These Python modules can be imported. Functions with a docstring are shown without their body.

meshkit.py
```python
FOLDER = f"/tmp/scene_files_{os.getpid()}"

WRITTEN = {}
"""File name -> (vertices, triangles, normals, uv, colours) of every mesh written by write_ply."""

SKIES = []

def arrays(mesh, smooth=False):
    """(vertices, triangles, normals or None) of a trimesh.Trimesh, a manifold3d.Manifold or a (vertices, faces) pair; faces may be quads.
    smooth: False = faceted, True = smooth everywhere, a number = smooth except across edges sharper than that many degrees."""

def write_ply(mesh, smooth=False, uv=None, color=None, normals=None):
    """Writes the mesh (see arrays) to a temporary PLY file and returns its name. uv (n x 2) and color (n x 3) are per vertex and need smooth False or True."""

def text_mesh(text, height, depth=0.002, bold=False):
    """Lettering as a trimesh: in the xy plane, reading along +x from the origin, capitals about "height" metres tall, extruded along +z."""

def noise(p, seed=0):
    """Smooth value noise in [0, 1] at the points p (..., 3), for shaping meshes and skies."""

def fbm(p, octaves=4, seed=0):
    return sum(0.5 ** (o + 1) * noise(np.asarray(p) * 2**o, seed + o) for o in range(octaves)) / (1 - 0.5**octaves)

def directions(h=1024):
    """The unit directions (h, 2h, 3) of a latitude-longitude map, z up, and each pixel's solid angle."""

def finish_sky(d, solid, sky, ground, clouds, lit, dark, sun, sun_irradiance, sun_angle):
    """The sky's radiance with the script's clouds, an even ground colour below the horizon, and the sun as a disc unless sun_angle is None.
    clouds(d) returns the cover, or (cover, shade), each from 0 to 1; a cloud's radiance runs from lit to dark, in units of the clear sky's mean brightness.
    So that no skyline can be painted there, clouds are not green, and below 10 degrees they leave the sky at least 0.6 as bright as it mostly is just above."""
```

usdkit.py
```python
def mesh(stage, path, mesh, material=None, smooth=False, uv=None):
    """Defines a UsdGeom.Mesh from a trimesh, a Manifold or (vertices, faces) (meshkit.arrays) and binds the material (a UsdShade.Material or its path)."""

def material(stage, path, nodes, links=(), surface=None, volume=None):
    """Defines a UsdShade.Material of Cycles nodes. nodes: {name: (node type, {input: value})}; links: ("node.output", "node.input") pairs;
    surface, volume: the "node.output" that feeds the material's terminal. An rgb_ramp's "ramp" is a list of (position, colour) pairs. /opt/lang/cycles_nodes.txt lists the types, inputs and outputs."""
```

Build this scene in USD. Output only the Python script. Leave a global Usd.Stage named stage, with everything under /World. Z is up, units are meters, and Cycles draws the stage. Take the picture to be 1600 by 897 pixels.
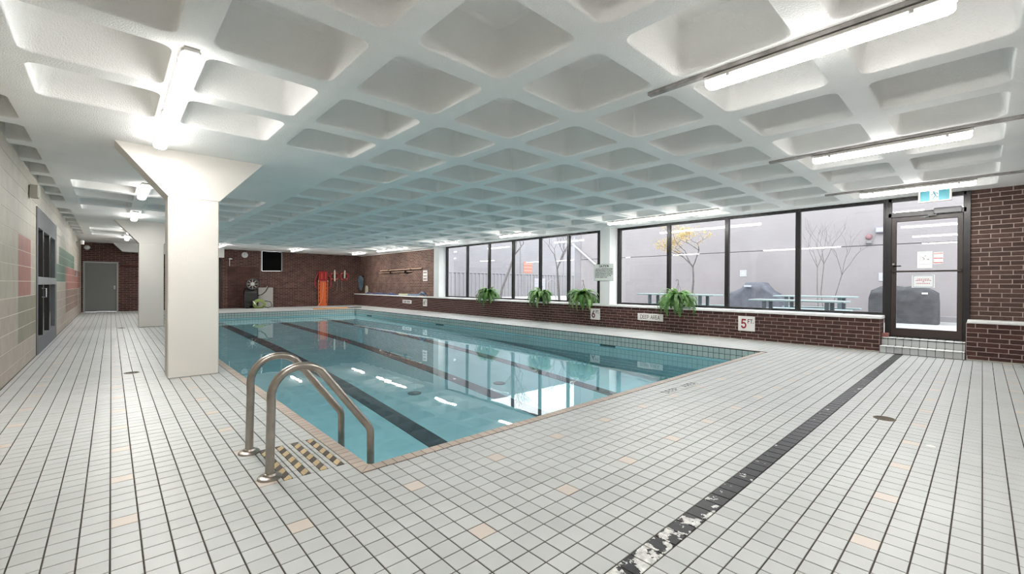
import math, random
import numpy as np, trimesh
from shapely.geometry import Polygon, box as sbox
from pxr import Usd, UsdGeom, UsdLux, UsdShade, Gf, Sdf, Vt
import usdkit, meshkit

stage = Usd.Stage.CreateInMemory()
UsdGeom.SetStageUpAxis(stage, 'Z'); UsdGeom.SetStageMetersPerUnit(stage, 1.0)
UsdGeom.Xform.Define(stage, '/World'); UsdGeom.Scope.Define(stage, '/World/Looks')
rng = random.Random(7); nrg = np.random.default_rng(7)

# ---------------------------------------------------------------- camera, sky, exposure
F, YAW, PITCH, ROLL, CH = 678.2, .8255, -.0038, .0057, 1.2
LAMP_POWER, SKY, EXPOSURE = 78.0, 1.5, 0.11
_f = np.array([math.cos(YAW)*math.cos(PITCH), math.sin(YAW)*math.cos(PITCH), math.sin(PITCH)])
_r = np.array([math.sin(YAW), -math.cos(YAW), 0]); _u = np.cross(_r, _f)
RR = _r*math.cos(ROLL)+_u*math.sin(ROLL); UU = -_r*math.sin(ROLL)+_u*math.cos(ROLL); CP = np.array([0, 0, CH])
cam = UsdGeom.Camera.Define(stage, '/World/camera')
cam.CreateHorizontalApertureAttr(36.0); cam.CreateVerticalApertureAttr(36.0*897/1600); cam.CreateFocalLengthAttr(F*36/1600)
cam.CreateClippingRangeAttr(Gf.Vec2f(.05, 500)); cam.CreateExposureAttr(EXPOSURE)
cam.AddTransformOp().Set(Gf.Matrix4d(*RR, 0, *UU, 0, *(-_f), 0, *CP, 1))
dome = UsdLux.DomeLight.Define(stage, '/World/overcast_sky')
dome.CreateIntensityAttr(SKY); dome.CreateColorAttr(Gf.Vec3f(.95, .97, 1.0))

def pj(P):
    P = np.asarray(P, float)-CP; z = P@_f
    return np.stack([800+F*(P@RR)/z, 448.5-F*(P@UU)/z, z], -1)
def ray(u, v): return _f+RR*(u-800)/F-UU*(v-448.5)/F
def fl_(u, v): return onp(u, v, 2, 0)[:2]
def onp(u, v, ax, val):
    d = ray(u, v); return CP+(val-CP[ax])/d[ax]*d

# ---------------------------------------------------------------- materials
_mats = {}
def M(name, color, rough=.5, metal=0., spec=.5, var=0., isl=0., noise=None, bump=None, emit=None, sat=0., coat=0., obj=False):
    """procedural principled: var = tone change from object to object, isl = from piece to piece, noise=(scale,amount), bump=(scale,distance)"""
    if name in _mats: return _mats[name]
    n = {'p': ('principled_bsdf', {'roughness': rough, 'metallic': metal, 'specular_ior_level': spec, 'coat_weight': coat}),
         'h': ('hsv', {'hue': .5, 'saturation': 1.0, 'value': 1.0, 'fac': 1.0, 'color': color}), 'g': ('geometry', {}), 'tc': ('texture_coordinate', {})}
    L = [('h.color', 'p.base_color')]; pos = 'tc.object' if obj else 'g.position'
    cur = None
    def mul(src, lo, hi, k, fr=(0., 1.)):
        nonlocal cur
        n['r'+k] = ('map_range', {'from_min': fr[0], 'from_max': fr[1], 'to_min': lo, 'to_max': hi}); L.append((src, 'r'+k+'.value'))
        if cur is None: cur = 'r'+k+'.result'
        else:
            n['m'+k] = ('math', {'math_type': 'multiply'}); L.append((cur, 'm'+k+'.value1')); L.append(('r'+k+'.result', 'm'+k+'.value2')); cur = 'm'+k+'.value'
    if var: n['oi'] = ('object_info', {}); mul('oi.random', 1-var, 1+var, 'v')
    if isl: mul('g.random_per_island', 1-isl, 1+isl, 'i')
    if noise: n['nz'] = ('noise_texture', {'scale': noise[0], 'detail': 4.0}); L.append((pos, 'nz.vector')); mul('nz.fac', 1-noise[1], 1+noise[1], 'n', (.3, .7))
    if cur: L.append((cur, 'h.value'))
    if bump:
        n['bz'] = ('noise_texture', {'scale': bump[0], 'detail': 3.0}); n['b'] = ('bump', {'strength': 1.0, 'distance': bump[1]})
        L += [(pos, 'bz.vector'), ('bz.fac', 'b.height'), ('b.normal', 'p.normal')]
    if emit: n['p'][1].update({'emission_color': emit[0], 'emission_strength': emit[1]})
    m = usdkit.material(stage, '/World/Looks/'+name, n, L, surface='p.BSDF'); _mats[name] = m; return m
def brick_mat(name, axis, c1, c2, mortar, off=(0, 0), ms=.006):
    n = {'g': ('geometry', {}), 's': ('separate_xyz', {}), 'c': ('combine_xyz', {'z': 0.0}), 'mp': ('mapping', {'location': (off[0], off[1], 0)}),
         'bt': ('brick_texture', {'color1': c1, 'color2': c2, 'mortar': mortar, 'scale': 1.0, 'mortar_size': ms, 'mortar_smooth': .1, 'bias': 0.0, 'brick_width': .243, 'row_height': .0768}),
         'nz': ('noise_texture', {'scale': 3.0, 'detail': 4.0}), 'r': ('map_range', {'from_min': .3, 'from_max': .7, 'to_min': .75, 'to_max': 1.25}),
         'h': ('hsv', {'hue': .5, 'saturation': 1.0, 'fac': 1.0}), 'p': ('principled_bsdf', {'roughness': .8}), 'b': ('bump', {'distance': .004, 'invert': True})}
    L = [('g.position', 's.vector'), ('s.'+axis, 'c.x'), ('s.z', 'c.y'), ('c.vector', 'mp.vector'), ('mp.vector', 'bt.vector'), ('g.position', 'nz.vector'), ('nz.fac', 'r.value'),
         ('r.result', 'h.value'), ('bt.color', 'h.color'), ('h.color', 'p.base_color'), ('bt.fac', 'b.height'), ('b.normal', 'p.normal')]
    return usdkit.material(stage, '/World/Looks/'+name, n, L, surface='p.BSDF')
def pane_mat():
    n = {'t': ('transparent_bsdf', {'color': (.97, .985, .98)}), 'g': ('glossy_bsdf', {'color': (1, 1, 1), 'roughness': 0.0}), 'f': ('fresnel', {}), 'm': ('mix_closure', {}), 'ge': ('geometry', {}), 'r': ('map_range', {'to_min': 1.40, 'to_max': 1/1.40})}
    return usdkit.material(stage, '/World/Looks/window_glass', n, [('ge.backfacing', 'r.value'), ('r.result', 'f.IOR'), ('f.fac', 'm.fac'), ('t.BSDF', 'm.closure1'), ('g.BSDF', 'm.closure2')], surface='m.closure')
def water_mat():
    """clear tinted sheet that mirrors by Fresnel, with faint ripples"""
    n = {'g': ('geometry', {}), 'nz': ('noise_texture', {'scale': 2.2, 'detail': 2.0}), 'b': ('bump', {'distance': .0007, 'strength': 1.0}), 'r': ('map_range', {'to_min': 1.333, 'to_max': 1/1.333}),
         't': ('transparent_bsdf', {'color': (.78, .885, .91)}), 'k': ('glossy_bsdf', {'color': (1, 1, 1), 'roughness': 0.0}), 'f': ('fresnel', {}), 'm': ('mix_closure', {})}
    L = [('g.position', 'nz.vector'), ('nz.fac', 'b.height'), ('b.normal', 'k.normal'), ('b.normal', 'f.normal'), ('g.backfacing', 'r.value'), ('r.result', 'f.IOR'), ('f.fac', 'm.fac'), ('t.BSDF', 'm.closure1'), ('k.BSDF', 'm.closure2')]
    return usdkit.material(stage, '/World/Looks/pool_water', n, L, surface='m.closure')
def basin_mat():
    n = {'g': ('geometry', {}), 'bt': ('brick_texture', {'color1': (.345, .605, .65), 'color2': (.30, .545, .60), 'mortar': (.345, .605, .65), 'scale': 1.0, 'mortar_size': 0.0, 'bias': -.35, 'brick_width': .62, 'row_height': .62}), 'mp': ('mapping', {'rotation': (0, 0, 0)}),
         'nz': ('noise_texture', {'scale': 1.6, 'detail': 4.0}), 'r': ('map_range', {'from_min': .3, 'from_max': .7, 'to_min': .94, 'to_max': 1.06}), 'h': ('hsv', {'hue': .5, 'saturation': 1.0, 'fac': 1.0}), 'p': ('principled_bsdf', {'roughness': .6})}
    L = [('g.position', 'bt.vector'), ('g.position', 'nz.vector'), ('nz.fac', 'r.value'), ('r.result', 'h.value'), ('bt.color', 'h.color'), ('h.color', 'p.base_color')]
    return usdkit.material(stage, '/World/Looks/pool_paint', n, L, surface='p.BSDF')
def lamp_mat():
    """LED strip behind a prismatic cover: shines mostly downwards, its sides glow less"""
    n = {'g': ('geometry', {}), 's': ('separate_xyz', {}), 'r': ('map_range', {'from_min': -.12, 'from_max': -1.0, 'to_min': LAMP_POWER*.12, 'to_max': LAMP_POWER, 'clamp': True}), 'e': ('emission', {'color': (1.0, .975, .94)})}
    return usdkit.material(stage, '/World/Looks/lamp_diffuser', n, [('g.normal', 's.vector'), ('s.z', 'r.value'), ('r.result', 'e.strength')], surface='e.emission')
def paint_mat():
    """black line paint, worn off in patches near the camera end"""
    n = {'g': ('geometry', {}), 'nz': ('noise_texture', {'scale': 9.0, 'detail': 6.0, 'roughness': .65}), 's': ('separate_xyz', {}), 'r': ('map_range', {'from_min': 1.35, 'from_max': 3.1, 'to_min': .56, 'to_max': .355, 'clamp': True}),
         'lt': ('math', {'math_type': 'greater_than'}), 'mx': ('mix', {'color1': (.56, .56, .54), 'color2': (.022, .022, .026)}), 'n2': ('noise_texture', {'scale': 40.0, 'detail': 3.0}), 'h': ('hsv', {'hue': .5, 'saturation': 1.0, 'fac': 1.0}),
         'r2': ('map_range', {'from_min': .3, 'from_max': .7, 'to_min': .7, 'to_max': 1.4}), 'p': ('principled_bsdf', {'roughness': .35})}
    L = [('g.position', 'nz.vector'), ('g.position', 's.vector'), ('s.x', 'r.value'), ('nz.fac', 'lt.value1'), ('r.result', 'lt.value2'), ('lt.value', 'mx.fac'), ('g.position', 'n2.vector'), ('n2.fac', 'r2.value'), ('r2.result', 'h.value'), ('mx.color', 'h.color'), ('h.color', 'p.base_color')]
    return usdkit.material(stage, '/World/Looks/worn_black_paint', n, L, surface='p.BSDF')

TILE = M('deck_tile', (.50, .515, .51), .38, var=.055, isl=.055, noise=(2.5, .05), bump=(160, .0005))
ACCENT = M('accent_tile', (.615, .545, .485), .4, var=.05, isl=.05)
GROUT = M('dark_grout', (.06, .048, .041), .9, noise=(6, .25))
CEIL = M('painted_concrete', (.91, .905, .89), .75, noise=(1.2, .04), bump=(90, .006))
WHITE = M('white_paint', (.80, .79, .77), .6, noise=(1.5, .03), bump=(60, .001))
COL = M('column_plaster', (.68, .65, .605), .65, noise=(1.2, .03), bump=(120, .001))
BRICK = M('brick_maroon', (.082, .029, .023), .75, var=.28, isl=.28, noise=(30, .2), bump=(120, .001))
BRICKU = M('brick_brown', (.105, .056, .044), .75, var=.28, isl=.28, noise=(30, .2), bump=(120, .001))
MORTAR = M('mortar', (.47, .37, .33), .9, noise=(20, .1))
BLACKF = M('black_frame', (.012, .011, .011), .3)
BROWNF = M('brown_door_metal', (.035, .022, .018), .35)
GREYM = M('grey_door_paint', (.20, .205, .20), .6, spec=.2, noise=(1, .04))
STEEL = M('brushed_steel', (.40, .36, .32), .30, metal=1.0, noise=(14, .15))
CHROME = M('polished_metal', (.65, .65, .66), .15, metal=1.0)
ALU = M('aluminium', (.33, .33, .34), .5, spec=.25)
DARK = M('dark_void', (.006, .006, .006), .9, spec=.05)
COPING = M('coping_tile', (.52, .43, .37), .45, var=.1, isl=.1)
BASIN = basin_mat()
BAND = M('pool_wall_tile', (.50, .59, .57), .3, var=.06, isl=.06)
LANE = M('lane_black', (.008, .014, .026), .5, noise=(12, .3))
SIGNW = M('sign_white', (.80, .79, .76), .4)
INK = M('sign_black', (.015, .015, .017), .5)
REDINK = M('sign_red', (.30, .012, .03), .5)
LIT = lamp_mat()
HOUS = M('lamp_housing', (.55, .53, .50), .5)
COND = M('dirty_conduit', (.34, .32, .31), .6, noise=(8, .35))
PANE, WATER, PAINT = pane_mat(), water_mat(), paint_mat()

# ---------------------------------------------------------------- mesh helpers
class MB:
    def __init__(s): s.v, s.f, s.n = [], [], 0
    def add(s, v, f):
        v = np.asarray(v, float); f = np.asarray(f, int)
        if f.ndim == 2 and f.shape[1] == 4: f = np.vstack([f[:, [0, 1, 2]], f[:, [0, 2, 3]]])
        s.v.append(v); s.f.append(f+s.n); s.n += len(v); return s
    def tm(s, m, T=None):
        v = np.array(m.vertices)
        if T is not None: v = v@np.asarray(T)[:3, :3].T+np.asarray(T)[:3, 3]
        return s.add(v, m.faces)
    def box(s, a, b, c=0.):
        """box from corner a to corner b, edges chamfered by c"""
        a, b = np.minimum(a, b).astype(float), np.maximum(a, b).astype(float)
        if c <= 0:
            v = np.array([[(a, b)[i][0], (a, b)[j][1], (a, b)[k][2]] for i in (0, 1) for j in (0, 1) for k in (0, 1)])
            return s.add(v, [[0, 1, 3, 2], [4, 6, 7, 5], [0, 4, 5, 1], [2, 3, 7, 6], [0, 2, 6, 4], [1, 5, 7, 3]])
        c = min(c, (b-a).min()*.45); pts = []
        for i in (0, 1):
            for j in (0, 1):
                for k in (0, 1):
                    p = np.array([(a, b)[i][0], (a, b)[j][1], (a, b)[k][2]]); d = np.array([1-2*i, 1-2*j, 1-2*k])*c
                    for ax in range(3):
                        q = p+d; q[ax] = p[ax]; pts.append(q)
        h = trimesh.convex.convex_hull(np.array(pts)); return s.tm(h)
    def tube(s, pts, r, n=10, caps=True):
        p = np.asarray(pts, float); r = np.broadcast_to(np.asarray(r, float), (len(p),))
        t = np.gradient(p, axis=0) if len(p) > 2 else np.repeat((p[1]-p[0])[None], 2, 0)
        t /= np.linalg.norm(t, axis=1, keepdims=True)+1e-12
        a = np.cross(t[0], [0, 0, 1.] if abs(t[0][2]) < .9 else [1., 0, 0]); a /= np.linalg.norm(a); A = []
        for k in range(len(p)):
            a = a-t[k]*(a@t[k]); a /= np.linalg.norm(a)+1e-12; A.append(a.copy())
        A = np.array(A); B = np.cross(t, A); th = np.arange(n)*2*np.pi/n
        v = p[:, None]+r[:, None, None]*(np.cos(th)[None, :, None]*A[:, None]+np.sin(th)[None, :, None]*B[:, None])
        i, j = np.meshgrid(np.arange(len(p)-1), np.arange(n), indexing='ij')
        q = np.stack([i*n+j, i*n+(j+1) % n, (i+1)*n+(j+1) % n, (i+1)*n+j], -1).reshape(-1, 4)
        v = v.reshape(-1, 3); f = np.vstack([q[:, [0, 1, 2]], q[:, [0, 2, 3]]])
        if caps:
            m = len(v); v = np.vstack([v, p[0], p[-1]]); e = (len(p)-1)*n
            f = np.vstack([f, [[m, (k+1) % n, k] for k in range(n)], [[m+1, e+k, e+(k+1) % n] for k in range(n)]])
        return s.add(v, f)
    def lathe(s, prof, n=24, loc=(0, 0, 0), T=None):
        prof = np.asarray(prof, float); th = np.arange(n)*2*np.pi/n
        v = np.stack([prof[:, None, 0]*np.cos(th), prof[:, None, 0]*np.sin(th), np.repeat(prof[:, 1:2], n, 1)], -1).reshape(-1, 3)
        if T is not None: v = v@np.asarray(T).T
        v = v+np.asarray(loc, float)
        i, j = np.meshgrid(np.arange(len(prof)-1), np.arange(n), indexing='ij')
        return s.add(v, np.stack([i*n+j, i*n+(j+1) % n, (i+1)*n+(j+1) % n, (i+1)*n+j], -1).reshape(-1, 4))
    def loft(s, rings):
        """closed rings of equal length, capped at both ends"""
        R = np.asarray(rings, float); m, n = R.shape[:2]
        i, j = np.meshgrid(np.arange(m-1), np.arange(n), indexing='ij')
        q = np.stack([i*n+j, i*n+(j+1) % n, (i+1)*n+(j+1) % n, (i+1)*n+j], -1).reshape(-1, 4)
        v = np.vstack([R.reshape(-1, 3), R[0].mean(0), R[-1].mean(0)]); f = np.vstack([q[:, [0, 1, 2]], q[:, [0, 2, 3]], [[m*n, (k+1) % n, k] for k in range(n)], [[m*n+1, (m-1)*n+k, (m-1)*n+(k+1) % n] for k in range(n)]])
        return s.add(v, f)
    def extrude(s, poly, h, T):
        """shapely polygon in its own plane, extruded by h; T: 4x4"""
        for g in getattr(poly, 'geoms', [poly]):
            if g.area > 1e-9: s.tm(trimesh.creation.extrude_polygon(g, h, engine='earcut'), T)
        return s
    def mesh(s): return np.vstack(s.v), np.vstack(s.f)

_names = {}
def path_for(name, parent):
    base = (str(parent) if parent is not None else '/World')+'/'+name
    k = _names.get(base, -1)+1; _names[base] = k
    return base if k == 0 else f'{base}_{k:03d}'
def obj(name, mb, mat, parent=None, smooth=False, **kw):
    m = mb.mesh() if isinstance(mb, MB) else mb
    p = usdkit.mesh(stage, path_for(name, parent), m, mat, smooth=smooth).GetPrim(); data(p, **kw); return p
def data(p, **kw):
    for k, v in kw.items():
        if v: p.SetCustomDataByKey({'cat': 'category'}.get(k, k), v)
def thing(name, label=None, cat=None, loc=(0, 0, 0), rz=0., group=None, kind=None):
    x = UsdGeom.Xform.Define(stage, path_for(name, None)); x.AddTranslateOp().Set(Gf.Vec3d(*map(float, loc)))
    if rz: x.AddRotateZOp().Set(math.degrees(rz))
    data(x.GetPrim(), label=label, cat=cat, group=group, kind=kind); return x.GetPrim().GetPath()
def dup(src, name, loc, rz=0., **kw):
    x = UsdGeom.Xform.Define(stage, path_for(name, None)); x.AddTranslateOp().Set(Gf.Vec3d(*map(float, loc))); x.AddRotateZOp().Set(math.degrees(rz))
    p = x.GetPrim(); p.GetReferences().AddInternalReference(src); p.SetInstanceable(True); data(p, **kw); return p
def frame(o, x, y):
    """4x4 placing local x,y axes (z = x cross y) at o"""
    x = np.array(x, float); y = np.array(y, float); T = np.eye(4); T[:3, 0] = x; T[:3, 1] = y; T[:3, 2] = np.cross(x, y); T[:3, 3] = o; return T
WALLX = lambda x, y, z: frame((x, y, z), (0, -1, 0), (0, 0, 1))     # on a wall that faces -x: reads along -y, up z, out -x
WALLY = lambda x, y, z: frame((x, y, z), (1, 0, 0), (0, 0, 1))      # on a wall that faces -y
def text(mb, s, h, T, width=None, bold=False, depth=.002):
    t = meshkit.text_mesh(s, h, depth, bold); v = np.array(t.vertices)
    v[:, 0] -= v[:, 0].min()
    if width: v[:, 0] *= width/v[:, 0].max()
    t.vertices = v; return mb.tm(t, T)
def bevel_plate(mb, o, ex, ey, ez, c=.003):
    """five-sided tile: top face at o+ez spanned by ex, ey, chamfered edge, no bottom"""
    o, ex, ey, ez = (np.asarray(q, float) for q in (o, ex, ey, ez)); lx, ly = np.linalg.norm(ex), np.linalg.norm(ey); h = ez/np.linalg.norm(ez)
    b = [o, o+ex, o+ex+ey, o+ey]; ux, uy = ex/lx*c, ey/ly*c
    t = [o+ez+ux+uy, o+ez+ex-ux+uy, o+ez+ex+ey-ux-uy, o+ez+ey+ux-uy]; m = [q+ez-h*c for q in b]
    return mb.add(b+m+t, [[0, 1, 5, 4], [1, 2, 6, 5], [2, 3, 7, 6], [3, 0, 4, 7], [4, 5, 9, 8], [5, 6, 10, 9], [6, 7, 11, 10], [7, 4, 8, 11], [8, 9, 10, 11]])
def screen_size(c):
    q = pj(c); ok = (q[..., 2] > .1) & (q[..., 0] > -20) & (q[..., 0] < 1620) & (q[..., 1] > -20) & (q[..., 1] < 917)
    return np.where(ok, 1/np.maximum(q[..., 2], .1), -1)
def split_pieces(pieces, centers, normal, name, stuff, mat, parent, limit=300, stuff_mat=None):
    """the limit pieces that show largest become parts, the rest one stuff part"""
    c = np.asarray(centers, float); d = CP-c; r = np.linalg.norm(d, axis=1)
    s = np.where(screen_size(c) > 0, np.abs(d@np.asarray(normal, float))/r**3, -1)
    order = np.argsort(-s, kind='stable'); rest = MB()
    for k, i in enumerate(order):
        mt = mat[i] if isinstance(mat, list) else mat
        if k < limit and s[i] > 0:
            mb = MB(); pieces[i](mb); obj(name, mb, mt, parent)
        else: pieces[i](rest)
    if rest.n: obj(stuff, rest, stuff_mat or (mat[0] if isinstance(mat, list) else mat), parent, kind='stuff')

# ================================================================ STRUCTURE
XL, YF, XW, XN, HC = -.908, 25.0, 10.47, 10.87, 2.88
Y0 = -6.0                                    # wall behind the camera
P, OX, OY = .107, -.003, -.008               # deck tile pitch and origin
PX0, PX1, PY0, PY1 = 1.174, 8.853, 2.675, 20.93   # pool, outer edge of the coping
CW, WL = .100, -.26                          # coping width, water level
IX0, IX1, IY0, IY1 = PX0+CW, PX1-.02, PY0+CW, PY1-.02

# ---- floor: grout slab with a pool-shaped hole, tiles, accent tiles, painted line, strip tiles
floor = thing('floor', kind='structure')
slab = sbox(XL-.4, Y0, XN+.2, YF+.2).difference(sbox(PX0+.03, PY0+.03, PX1-.012, PY1-.012))
obj('grout_bed', MB().extrude(slab, .30, frame((0, 0, -.3035), (1, 0, 0), (0, 1, 0))), GROUT, floor)
drains = [(.20, 7.72), (5.205, .60), (.20, 15.6)]
cells = []
for i in range(math.floor((XL-OX)/P)-1, math.ceil((XW-OX)/P)+1):
    for j in range(math.floor((Y0-OY)/P), math.ceil((YF-OY)/P)+1):
        x0, y0 = OX+i*P, OY+j*P; x1, y1 = x0+P, y0+P
        x0, x1, y0, y1 = max(x0, XL), min(x1, XW), max(y0, Y0), min(y1, YF)
        if x1-x0 < .02 or y1-y0 < .02: continue
        if x1 > PX0-.002 and x0 < PX1+.001 and y1 > PY0-.002 and y0 < PY1+.001:      # trim against the pool edge
            if y0 < PY0-.03 and y1 <= PY0+.04 and x1 > PX0: y1 = min(y1, PY0-.001)
            elif x0 < PX0-.03: x1 = min(x1, PX0-.001)
            elif x1 > PX1+.03: x0 = max(x0, PX1)
            elif y1 > PY1+.03: y0 = max(y0, PY1)
            elif y0 < PY0-.02: y1 = min(y1, PY0-.001)
            else: continue
        cells.append((i, j, x0, x1, y0, y1))
def plate(x0, x1, y0, y1, dz=0., g=.0031):
    return lambda mb: bevel_plate(mb, (x0+g, y0+g, -.008), (x1-x0-2*g, 0, 0), (0, y1-y0-2*g, 0), (0, 0, .008+dz), .0015)
groups = {'tile': [], 'accent_tile': [], 'painted_tile': []}
mat_cells = set((i, j) for i in (7, 8, 9, 10) for j in range(27, 33))
for c in cells:
    i, j, x0, x1, y0, y1 = c
    k = 'painted_tile' if j == 9 and x1 > .4 else 'accent_tile' if i % 6 == 0 and j % 6 == 3 and j != 9 else 'tile'
    if (i, j) == (6, 27): k = 'accent_tile'
    if (i, j) in mat_cells: continue
    groups[k].append((plate(x0, x1, y0, y1, nrg.uniform(-.0006, .0006)), ((x0+x1)/2, (y0+y1)/2, 0)))
for k, m in (('tile', TILE), ('accent_tile', ACCENT), ('painted_tile', PAINT)):
    split_pieces([a for a, b in groups[k]], [b for a, b in groups[k]], (0, 0, 1), k, k+'_field', m, floor)
TAN, BLK = M('tan_grip', (.50, .38, .22), .8, var=.12, noise=(60, .1)), M('black_grip', (.095, .08, .068), .8, var=.25, noise=(60, .15))
for i in (7, 8, 9, 10):                       # non-slip tiles at the ladder: plain half, striped half
    for j in range(27, 33):
        x0, y0 = OX+i*P, OY+j*P
        mb = MB(); plate(x0, x0+.033, y0, y0+P, 0)(mb); plate(x0+.079, x0+P, y0, y0+P, 0)(mb); obj('tile', mb, TILE, floor)
    a, b = OX+i*P+.033, OX+i*P+.079; yy0, yy1 = OY+27*P, OY+33*P; strip = sbox(a+.0005, yy0+.002, b-.0005, yy1-.002)
    ph = {7: .02, 8: .055, 9: .02, 10: .075}[i]
    for k in range(-2, 14):
        s0 = yy0+ph+k*.0665-.06; w = .0665
        q = Polygon([(a, s0), (b, s0+.05), (b, s0+.05+w), (a, s0+w)]).intersection(strip)
        if q.area > 1e-5: obj('grip_strip', MB().extrude(q.buffer(-.0004), .008, frame((0, 0, -.0075), (1, 0, 0), (0, 1, 0))), (TAN, BLK)[k % 2], floor)
# faded lettering on the deck
lt = MB(); text(lt, 'DEEP', .088, frame((4.57, 2.378, .0004), (1, 0, 0), (0, 1, 0)), .30, depth=.0006); text(lt, 'AREA', .088, frame((5.02, 2.378, .0004), (1, 0, 0), (0, 1, 0)), .32, depth=.0006)
obj('deck_lettering', lt, M('faded_ink', (.085, .08, .085), .6, noise=(30, .8)), floor, label='faded grey words DEEP AREA on the deck tiles beside the pool edge')

# ---- ceiling: waffle slab, one cast surface
def waffle():
    mb = MB(); pitch = 1.016; hw, r, K = .402, .085, 5
    def loop(h, rr, z, cx, cy):
        out = []
        for q, (sx, sy) in enumerate(((1, 1), (-1, 1), (-1, -1), (1, -1))):
            for k in range(K+1):
                a = (q+k/K)*math.pi/2; out.append((cx+sx*(h-rr)+rr*math.cos(a), cy+sy*(h-rr)+rr*math.sin(a), z))
        return np.array(out)
    def flat(x0, x1, y0, y1):
        if x1-x0 > 1e-6 and y1-y0 > 1e-6: mb.add([(x0, y0, HC), (x0, y1, HC), (x1, y1, HC), (x1, y0, HC)], [[0, 1, 2, 3]])
    xs = [.928+pitch*k for k in range(-2, 10)]; ys = [.255+pitch*k for k in range(0, 21)]
    ex0, ex1, ey0, ey1 = xs[0]-.508, xs[-1]+.508, ys[0]-.508, ys[-1]+.508
    solid = set()
    for cx, cy in ((0, 0),):
        for a in (1, 2, 3): solid |= {(a-0, b) for b in (6, 7, 8, 9)} | {(a, b) for b in (14, 15, 16, 17)}
    solid |= {(0, 13)}
    for ix, cx in enumerate(xs):
        for iy, cy in enumerate(ys):
            if (ix, iy) in solid: flat(cx-.508, cx+.508, cy-.508, cy+.508); continue
            n = 4*(K+1)
            L = [loop(hw+.012, r+.012, HC, cx, cy), loop(hw+.003, r+.006, HC+.006, cx, cy), loop(hw-.003, r, HC+.02, cx, cy), loop(hw-.055, r-.01, HC+.36, cx, cy), loop(hw-.08, r-.01, HC+.385, cx, cy)]
            sq = []
            for q, (sx, sy) in enumerate(((1, 1), (-1, 1), (-1, -1), (1, -1))): sq += [(cx+sx*.508, cy+sy*.508, HC)]*(K+1)
            V = np.vstack([np.array(sq)]+L+[[(cx, cy, HC+.385)]]); f = []
            for a in range(len(L)):
                for k in range(n): f.append([a*n+k, a*n+(k+1) % n, (a+1)*n+(k+1) % n, (a+1)*n+k])
            mb.add(V, f); e = len(L)*n
            mb.add(V, [[e+k, e+(k+1) % n, (len(L)+1)*n] for k in range(n)])
    flat(ex0, XN+.3, Y0-.2, ey0); flat(ex0, XN+.3, ey1, YF+.2); flat(ex1, XN+.3, ey0, ey1)
    mb.box((ex0, Y0-.2, HC+.50), (XN+.3, YF+.2, HC+.62))
    for a, b in (((ex0, Y0-.2, HC), (ex0+.02, YF+.2, HC+.55)), ((XN+.28, Y0-.2, HC+.01), (XN+.3, YF+.2, HC+.55)), ((ex0, Y0-.2, HC+.01), (XN+.3, Y0-.18, HC+.55)), ((ex0, YF+.18, HC+.01), (XN+.3, YF+.2, HC+.55))): mb.box(a, b)
    v, f = mb.mesh(); m = trimesh.Trimesh(v, f, process=False); m.merge_vertices(); m.update_faces(m.nondegenerate_faces()); return m
cm = waffle()
obj('ceiling', (np.array(cm.vertices), np.array(cm.faces)), CEIL, smooth=35, kind='structure')

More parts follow.
